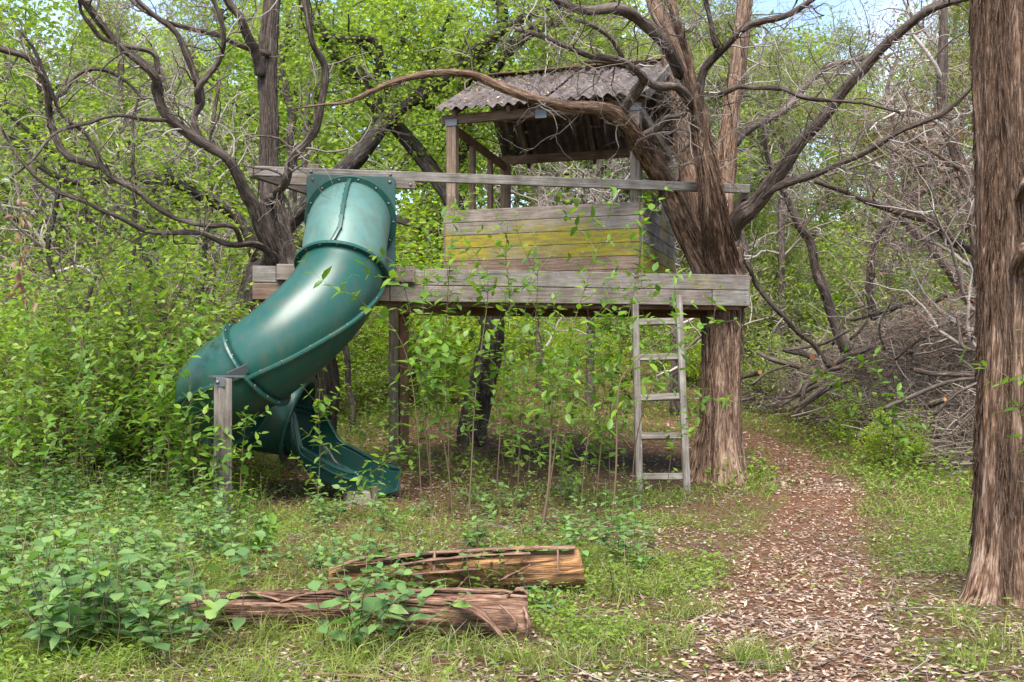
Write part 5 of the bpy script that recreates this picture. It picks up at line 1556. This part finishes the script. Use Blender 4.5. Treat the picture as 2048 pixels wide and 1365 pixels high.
SAP = [
    ('tall sapling whose leafy tip rises highest before the yellow tower wall', 1090, 1040, 9.0, [(1110, 900, 0), (1130, 760, .05), (1150, 640, .1), (1190, 520, .1), (1225, 408, .1)], .009, 9, 110, .085, .35),
    ('sapling with a pale bare trunk ending in a leafy tuft below the deck', 1083, 1088, 8.2, [(1098, 960, 0), (1103, 830, 0), (1107, 740, .05), (1108, 668, .1)], .016, 7, 56, .085, .72),
    ('forked sapling with one stem leaning towards the ladder', 1222, 1090, 8.2, [(1232, 940, 0), (1236, 790, 0), (1255, 740, .02), (1300, 700, .03), (1352, 648, .05)], .012, 5, 44, .08, .6),
    ('sapling reaching a leafy spray across the cedar trunk above the ladder', 1262, 1030, 9.3, [(1270, 900, -.1), (1296, 790, -.2), (1340, 705, -.2), (1400, 660, -.2), (1470, 640, -.2)], .008, 5, 42, .1, .55),
    ('paler twin-stemmed sapling in front of the dark oak base', 936, 1085, 8.6, [(942, 950, 0), (950, 800, 0), (962, 700, .05), (975, 600, .1), (975, 520, .1)], .011, 8, 84, .085, .45),
    ('slender sapling close beside the paired ground posts', 905, 1062, 8.8, [(898, 950, 0), (868, 790, 0), (830, 690, .1), (800, 620, .1)], .008, 7, 62, .085, .4),
    ('sapling with a long tip held over the right edge of the green tube', 870, 1000, 8.9, [(850, 850, -.2), (835, 700, -.3), (815, 600, -.35), (790, 530, -.4), (742, 500, -.45)], .008, 7, 74, .095, .5),
    ('sapling holding a star of young leaves in front of the slide tube', 845, 1010, 8.3, [(835, 860, -.1), (815, 720, -.15), (780, 650, -.2), (730, 610, -.2), (690, 568, -.25)], .006, 2, 22, .1, .75),
    ('leafy sapling rising to the left corner of the tower wall', 900, 1005, 9.4, [(896, 860, 0), (890, 720, 0), (896, 580, 0), (905, 470, 0), (910, 408, 0)], .008, 9, 92, .085, .45),
    ('sapling with a dense bright top just left of the tower wall', 862, 975, 9.8, [(858, 840, 0), (850, 720, 0), (846, 610, 0), (852, 510, 0), (860, 440, 0)], .007, 8, 76, .09, .45),
    ('sapling whose spray crosses the second board of the tower wall', 990, 1010, 9.3, [(1000, 870, 0), (1010, 720, 0), (1020, 600, 0), (1012, 520, 0), (1015, 452, 0)], .008, 8, 78, .08, .42),
    ('sapling with large leaves before the right corner of the tower', 1190, 1010, 9.4, [(1205, 870, 0), (1230, 740, 0), (1262, 610, 0), (1282, 500, 0), (1284, 425, 0)], .008, 8, 74, .09, .42),
    ('sapling bowing right along the top of the deck fascia', 1120, 990, 9.7, [(1130, 850, 0), (1160, 720, 0), (1210, 620, 0), (1290, 575, 0), (1378, 555, 0)], .007, 6, 66, .075, .45),
    ('thin sapling with leaves scattered under the deck edge', 1035, 1000, 9.5, [(1040, 880, 0), (1055, 760, 0), (1070, 650, 0), (1075, 560, 0), (1070, 470, 0)], .007, 8, 74, .08, .35),
    ('thin sapling with dark leaves left of the ladder', 1160, 1040, 9.0, [(1170, 920, 0), (1190, 800, 0), (1215, 700, 0), (1240, 620, 0)], .007, 7, 60, .08, .3),
    ('knee-high sapling with arching shoots in front of the slide mouth', 634, 1035, 9.0, [(638, 960, 0), (640, 890, 0), (637, 830, 0), (640, 782, 0)], .006, 6, 54, .075, .3),
    ('low sapling trailing a leafy shoot across the lower chute', 700, 1030, 9.1, [(715, 975, -.1), (745, 945, -.15), (790, 912, -.2), (812, 895, -.2)], .004, 4, 34, .07, .2),
    ('small sapling in front of the paired ground posts', 800, 1000, 9.9, [(800, 930, 0), (795, 870, 0), (786, 810, 0), (790, 782, 0)], .005, 6, 46, .075, .25),
    ('leafy sapling crowding the left side of the support post', 420, 1010, 8.4, [(425, 940, 0), (430, 890, 0), (440, 850, 0)], .005, 6, 44, .08, .2),
    ('leafy sapling at the right side of the support post', 478, 1020, 8.2, [(482, 950, 0), (486, 890, 0), (492, 835, 0)], .006, 7, 60, .08, .2),
    ('low sapling with whorled leaves left of the post foot', 520, 1120, 7.0, [(520, 1080, 0), (522, 1055, 0), (545, 1060, 0)], .005, 4, 26, .085, .2),
    ('low sapling in front of the cedar trunk holding glossy leaves', 1330, 960, 9.9, [(1345, 900, 0), (1370, 850, 0), (1410, 800, 0), (1470, 808, -.1)], .005, 5, 50, .075, .35),
    ('sapling growing beside the right cedar with twining leaves', 2070, 1060, 5.75, [(2050, 900, -.2), (2030, 780, -.22), (2000, 745, -.2), (1968, 738, -.1)], .005, 3, 24, .06, .55),
    ('yellow-green sapling spreading over the front of the brush pile', 1790, 900, 12.3, [(1785, 840, 0), (1770, 790, 0), (1755, 745, 0), (1740, 715, 0)], .007, 14, 80, .1, .15),
    ('smaller bright sapling on the left tip of the brush pile', 1700, 850, 14.0, [(1695, 800, 0), (1680, 760, 0), (1650, 745, 0), (1625, 755, 0)], .006, 9, 54, .1, .15),
]
for s_ in SAP:
    sapling(s_[0], s_[1], s_[2], s_[3], s_[4], s_[5], int(s_[6] * 1.4), int(s_[7] * 1.4), s_[8] * 1.3, gap=s_[9] * 0.75)

GSAP = 'slender saplings growing under the deck'
for k in range(16):                         # the thin stems that fill the gap under the deck
    px = RNG.uniform(830, 1260); d = RNG.uniform(9.3, 12.0)
    g0 = P(px, 700, d); yb = HOR + (EYE - float(gz(g0[0], g0[1]))) / d * F
    tx = px + RNG.normal() * 28; ty = RNG.uniform(560, 840)
    sapling('slender thin-stemmed sapling growing under the deck', px, yb, d, [(px + (tx - px) * .4 + RNG.normal() * 8, yb + (ty - yb) * .35, 0), (px + (tx - px) * .7 + RNG.normal() * 8, yb + (ty - yb) * .7, 0), (tx, ty, 0)], RNG.uniform(.003, .006), 9, 84, .095, GSAP, .12, stuffed=True)
GL2 = 'slender saplings in the thicket on the left'
for k in range(22):
    px = RNG.uniform(10, 420); d = RNG.uniform(8.3, 10.5)
    g0 = P(px, 700, d); yb = HOR + (EYE - float(gz(g0[0], g0[1]))) / d * F
    tx = px + RNG.normal() * 40; ty = RNG.uniform(600, 860)
    sapling('slender sapling rising out of the thicket left of the slide', px, yb, d, [(px + (tx - px) * .4 + RNG.normal() * 8, yb + (ty - yb) * .35, 0), (px + (tx - px) * .7 + RNG.normal() * 8, yb + (ty - yb) * .7, 0), (tx, ty, 0)], RNG.uniform(.003, .006), 9, 76, .11, GL2, .25, stuffed=True)

def weed(px, d, h, nst, nlf, lsz, label, group, parts, mat='weedleaf', wr=0.62):
    """a clump of stems with opposite ovate leaves"""
    b = P(px, 700, d); b[2] = float(gz(b[0], b[1]))
    root = thing('weed', label, 'weed', b, group)
    st = b + np.column_stack([RNG.normal(size=(nst, 2)) * 0.06, np.full(nst, -0.01)])
    p, rd = grow(st, np.column_stack([RNG.normal(size=(nst, 2)) * 0.35, np.ones(nst)]), RNG.uniform(0.6, 1.1, nst) * h, np.full(nst, 0.003), 8, 0.14, -0.02, 0.5)
    mb = MB(); thin(mb, p, rd, 4); mb.build('stem', M['stem'], root)
    acc = MB()
    for l in p:
        for i_, t_ in enumerate(np.linspace(0.3, 1.0, nlf // nst // 2)):
            x = t_ * (len(l) - 1); k_ = min(int(x), len(l) - 2)
            p0 = l[k_] + (l[k_ + 1] - l[k_]) * (x - k_)
            a0 = RNG.random() * 3.14 if i_ == 0 else a0 + 1.57
            for sg in (0, math.pi):
                ax = np.array((math.cos(a0 + sg), math.sin(a0 + sg), 0.12 + RNG.normal() * 0.25))
                up = np.array((0, 0, 1.0)) + RNG.normal(size=3) * 0.28
                s_ = lsz * RNG.uniform(0.6, 1.2) * (1 - 0.3 * t_ ** 5)
                if parts: put_leaf(root, WMM[int(RNG.integers(3))], p0, ax, up, s_)
                else: leaves(acc, p0[None], ax[None], up[None], s_, s_ * wr, 0.1, 1, None, 0, 0.12)
    if not parts:
        acc.build('foliage', M[mat], root, kind='stuff')
    return root
NEAR = [(20, 4.7), (110, 4.7), (185, 4.85), (285, 4.8), (380, 4.75), (60, 5.15), (60, 4.5), (150, 4.55), (240, 4.7), (330, 4.6), (90, 4.9), (200, 5.0), (310, 5.1), (420, 4.85), (690, 4.55), (730, 4.75), (30, 5.3), (140, 5.4), (260, 5.5), (370, 5.6), (740, 5.0), (790, 4.9), (720, 5.6)]
for k, (px, d) in enumerate(NEAR):
    lab = 'broad-leaved weed in the front left corner of the undergrowth' if px < 450 else 'broad-leaved weed growing against the nearer log'
    weed(px, d, 0.5 if px < 450 else 0.4, 4, 36, 0.1, lab, 'weeds in the front left corner' if px < 450 else 'weeds against the nearer log', True)
PWD = [weed(-100, 7, 0.48, 5, 64, 0.088, 'weed', 'weeds', False), weed(-120, 7.2, 0.4, 5, 54, 0.082, 'weed', 'weeds', False), weed(-80, 6.8, 0.56, 6, 76, 0.092, 'weed', 'weeds', False), weed(-90, 6.9, 0.3, 5, 50, 0.075, 'weed', 'weeds', False)]
PWD += [weed(-110, 6.7, 0.62, 5, 70, 0.065, 'weed', 'weeds', False, 'sapleaf', 0.42), weed(-130, 7.1, 0.5, 8, 130, 0.04, 'weed', 'weeds', False, 'cover', 0.55)]
for w_ in PWD:
    w_['label'], w_['group'] = 'broad-leaved weed in the undergrowth left of the slide', 'weeds left of the slide'
k = 0
while k < 165:
    d = 4.6 + 6.6 * RNG.random() ** 0.8
    px = RNG.uniform(-60, 640)
    lim = np.interp(d, [4.4, 5.4, 6.2, 7.5, 8.6, 11], [360, 330, 560, 520, 440, 400])
    if px > lim + RNG.normal() * 40: continue
    b = P(px, 700, d); b[2] = float(gz(b[0], b[1]))
    s = RNG.uniform(0.6, 1.05)
    copy_tree(PWD[k % 6], b, RNG.random() * 6.28, (s, s, s))
    k += 1
k = 0
PWD2 = None
while k < 70:                               # low ones round the logs and below the slide
    d = RNG.uniform(5.6, 11.0); px = RNG.uniform(560, 1300)
    x = (px - 1024) / F * d
    if float(path_mask(x, d)) > 0.5: continue
    b = np.array((x, d, float(gz(x, d))))
    s = RNG.uniform(0.45, 0.85)
    copy_tree(PWD[k % 6], b, RNG.random() * 6.28, (s, s, s), 'low broad-leaved weed between the logs and the deck', 'low weeds between the logs and the deck')
    k += 1

# ------------------------------------------------------------------ grass, ground cover, litter
def cover_density(x, y):
    q = np.stack([x, y, 0 * x], -1)
    n_ = vnoise(q * 0.9, 31) * 0.6 + vnoise(q * 2.6, 32) * 0.4
    pm = path_mask(x, y)
    far = sstep(13.5, 16.5, y)
    c = sstep(0.45, 0.63, n_ + 0.34 * far + 0.12 * (x < -1.5) + 0.1 * ((y > 10.5) & (x > 2.4)))
    strip = sstep(0.35, 0.7, np.interp(y, PATH_Y, PATH_X) + 0.55 - x + 0.0) * 0
    edge = np.exp(-((x - np.interp(y, PATH_Y, PATH_X) - 1.15) / 0.55) ** 2) * (y > 6.5)
    edge = np.maximum(edge, ((y > 15.5) & (x > 1.0) & (x < np.interp(y, FOOT_Y, FOOT_X))) * 0.95)
    return np.clip((0.07 + 0.93 * np.maximum(c, edge)) * (1 - 0.93 * pm) * (1 - 0.96 * mulch_mask(x, y)), 0, 1)
def scatter(n, dmin, dmax, pxa=-80, pxb=2130, power=1.0, dens=cover_density):
    out = []
    tot = 0
    while tot < n:
        m_ = n * 2
        u = RNG.random(m_)
        d = dmin * (dmax / dmin) ** (u ** power)
        x = (RNG.uniform(pxa, pxb, m_) - 1024) / F * d
        k_ = RNG.random(m_) < dens(x, d)
        out.append(np.column_stack([x[k_], d[k_]])); tot += k_.sum()
    return np.concatenate(out)[:n]
def blades(mb, c, h, w, per, spread=0.03, lean_=0.5, dry=None):
    n = len(c) * per
    xy = np.repeat(c, per, axis=0) + RNG.normal(size=(n, 2)) * spread
    z = gz(xy[:, 0], xy[:, 1]) - 0.004
    p0 = np.column_stack([xy, z])
    hh = np.repeat(h, per) * RNG.uniform(0.5, 1.2, n)
    d = norm(np.column_stack([RNG.normal(size=(n, 2)) * lean_, np.ones(n)]))
    side = norm(np.cross(d, RNG.normal(size=(n, 3))))
    w = w * RNG.uniform(0.7, 1.3, n)
    bend = np.column_stack([d[:, :2] * hh[:, None] * 0.5, -hh * 0.18])
    p1 = p0 + d * (hh * 0.55)[:, None]
    p2 = p0 + d * hh[:, None] + bend
    v = np.stack([p0 - side * (w * .5)[:, None], p0 + side * (w * .5)[:, None], p1 + side * (w * .4)[:, None], p1 - side * (w * .4)[:, None], p2], 1)
    b = (np.arange(n) * 5)[:, None]
    rv = np.clip(np.repeat(RNG.random(len(c)) * 0.6, per) + RNG.random(n) * 0.4, 0, 1)
    if dry: rv = RNG.uniform(dry, 1.0, n)
    mb.add(v.reshape(-1, 3), [b + np.array([[0, 1, 2, 3]]), b + np.array([[3, 2, 4]])], None, np.repeat(rv, 5))
mb = MB()
c = scatter(4600, 3.9, 9.5)
blades(mb, c, 0.05 + 0.07 * RNG.random(len(c)) ** 2, 0.0035, 8, 0.035, 0.55)
c = scatter(5200, 9, 26)
blades(mb, c, 0.08 + 0.09 * RNG.random(len(c)), 0.008, 7, 0.08, 0.45)
tuft = np.array([(P(px, py, EYE * F / (py - HOR))[0], EYE * F / (py - HOR)) for px, py in
                 ((1515, 1320), (1500, 1335), (1530, 1330), (1330, 1300), (1180, 1330), (1120, 1340), (1060, 1330), (990, 1320), (930, 1300), (1240, 1330), (720, 1330), (640, 1300), (560, 1280), (620, 1260), (690, 1280), (1400, 1220), (1360, 1230), (905, 1150), (1190, 1130), (1215, 1110), (1090, 1170), (1960, 1250), (2000, 1300), (1940, 1340), (1250, 1200), (1310, 1180))])
blades(mb, np.repeat(tuft, 4, axis=0) + RNG.normal(size=(len(tuft) * 4, 2)) * 0.05, np.full(len(tuft) * 4, 0.17), 0.0045, 16, 0.035, 0.45)
c = scatter(900, 4.0, 10.5, -80, 900, dens=lambda x, y: 0.9 * (1 - path_mask(x, y)))
blades(mb, c, 0.1 + 0.16 * RNG.random(len(c)), 0.003, 9, 0.06, 0.8, 0.9)
tag(mb.build('grass', M['grass'], smooth=False), 'patchy green grass along the path and under the trees', kind='stuff')

mb = MB()
c = scatter(25000, 3.9, 11)
n = len(c)
hz = np.abs(RNG.normal(size=n)) * 0.035
leaves(mb, np.column_stack([c, gz(c[:, 0], c[:, 1]) + hz + 0.008]), np.column_stack([RNG.normal(size=(n, 2)), RNG.normal(size=n) * 0.25]), norm(RNG.normal(size=(n, 3)) * 0.35 + np.array((0, 0, 1.0))), 0.03 * RNG.uniform(0.5, 1.5, n), 0.02)
c = scatter(38000, 10.5, 30)
n = len(c)
hz = np.abs(RNG.normal(size=n)) * 0.14
leaves(mb, np.column_stack([c, gz(c[:, 0], c[:, 1]) + hz + 0.01]), np.column_stack([RNG.normal(size=(n, 2)), RNG.normal(size=n) * 0.35]), norm(RNG.normal(size=(n, 3)) * 0.5 + np.array((0, 0, 1.0))), 0.06 * RNG.uniform(0.5, 1.4, n), 0.035, rnd=0.35 + 0.64 * RNG.random(n))
tag(mb.build('ground_cover', M['cover'], smooth=False), 'low green ground cover spreading over the woodland floor', kind='stuff')

# fallen leaves
def litter_density(x, y):
    q = np.stack([x, y, 0 * x], -1)
    n_ = vnoise(q * 1.5, 51)
    return np.clip(0.12 + 0.34 * n_ + 0.55 * path_mask(x, y) * sstep(4.0, 6.5, y + 1.5 * n_), 0, 1) * (1 - 0.8 * mulch_mask(x, y))
mb = MB()
c = scatter(20000, 3.9, 11, power=0.85, dens=litter_density)
c2 = scatter(14000, 10.5, 22, dens=litter_density)
for cc, s_ in ((c, 0.036), (c2, 0.058)):
    n = len(cc)
    leaves(mb, np.column_stack([cc, gz(cc[:, 0], cc[:, 1]) + 0.006 + 0.012 * RNG.random(n)]), np.column_stack([RNG.normal(size=(n, 2)), RNG.normal(size=n) * 0.2]), norm(RNG.normal(size=(n, 3)) * 0.33 + np.array((0, 0, 1.0))),
           s_ * RNG.uniform(0.4, 1.5, n), s_ * 0.42, RNG.uniform(-0.25, 0.3))
n = 520                                     # caught in the grooves of the tower roof
t_ = RNG.uniform(-0.1, TW + 0.1, n); v_ = RNG.random(n)
s_ = SE + (SR - SE) * v_
pts = np.array([T(a, b, ZE + (ZR - ZE) * w_ + 0.012) for a, b, w_ in zip(t_, s_, v_)])
leaves(mb, pts, RNG.normal(size=(n, 3)) * np.array((1, 1, 0.3)), norm(RNG.normal(size=(n, 3)) * 0.4 + np.array((0, -0.4, 1.0))), 0.045 * RNG.uniform(0.5, 1.2, n), 0.022)
kk = RNG.integers(K2 - 9, K2 - 1, 90)
pts = np.array([ring(int(a), RT + 0.008, np.array([RNG.normal(0.25, 0.28)]))[0] for a in kk])
leaves(mb, pts, RNG.normal(size=(90, 3)) * np.array((1, 1, 0.4)), norm(RNG.normal(size=(90, 3)) * 0.35 + np.array((0, 0, 1.0))), 0.035 * RNG.uniform(0.5, 1.3, 90), 0.016, RNG.uniform(-0.2, 0.3))
tag(mb.build('fallen_leaves', M['litter'], smooth=False), 'dry tan fallen leaves strewn over the path the ground and the tower roof', kind='stuff')
mb = MB()
c = scatter(2600, 3.9, 16, dens=lambda x, y: 0.6 + 0 * x)
n = len(c)
p, rd = grow(np.column_stack([c, gz(c[:, 0], c[:, 1]) + 0.01]), np.column_stack([RNG.normal(size=(n, 2)), RNG.normal(size=n) * 0.03]), RNG.uniform(0.06, 0.4, n), RNG.uniform(0.0012, 0.004, n), 5, 0.2)
p[..., 2] = np.maximum(p[..., 2], gz(p[..., 0], p[..., 1]) + 0.004)
thin(mb, p, rd, 3)
tag(mb.build('fallen_twigs', M['twig']), 'thin broken twigs scattered on the ground', kind='stuff')

# a withered vine hanging at the left edge
vn = thing('vine', 'withered vine with brown curled leaves hanging at the left edge', 'vine', P(48, 560, 9.5))
c = catmull(np.array([P(a, b, 9.5) for a, b in ((30, 300), (38, 380), (45, 440), (52, 500), (40, 560), (48, 600))]), 8)
mb = MB(); tube(mb, c, np.full(len(c), 0.004), 5, 0.1, 3); mb.build('stem', M['stem'], vn)
mb = MB()
n = 34
cc = c[RNG.integers(10, len(c), size=n)] + RNG.normal(size=(n, 3)) * np.array((0.05, 0.04, 0.04))
leaves(mb, cc, RNG.normal(size=(n, 3)) * 0.5 + np.array((0, 0, -1.0)), RNG.normal(size=(n, 3)), 0.1 * RNG.uniform(0.6, 1.2, n), 0.045, 0.35, 1)
mb.build('foliage', M['brownfoliage'], vn)

# members of small groups get a label of their own, by their place in the photograph
ORD = ['leftmost', 'second from the left', 'third from the left', 'fourth from the left', 'fifth from the left', 'rightmost']
byl = {}
for o in scene.objects:
    if o.parent is None and 'label' in o and 'category' in o:
        byl.setdefault(o['label'], []).append(o)
for lb, os_ in byl.items():
    if 2 <= len(os_) <= 6:
        os_.sort(key=lambda o: o.matrix_basis.translation.x / max(o.matrix_basis.translation.y, 0.1))
        for k, o in enumerate(os_):
            o['label'] = lb + ', ' + (ORD[5] if k == len(os_) - 1 else ORD[k])
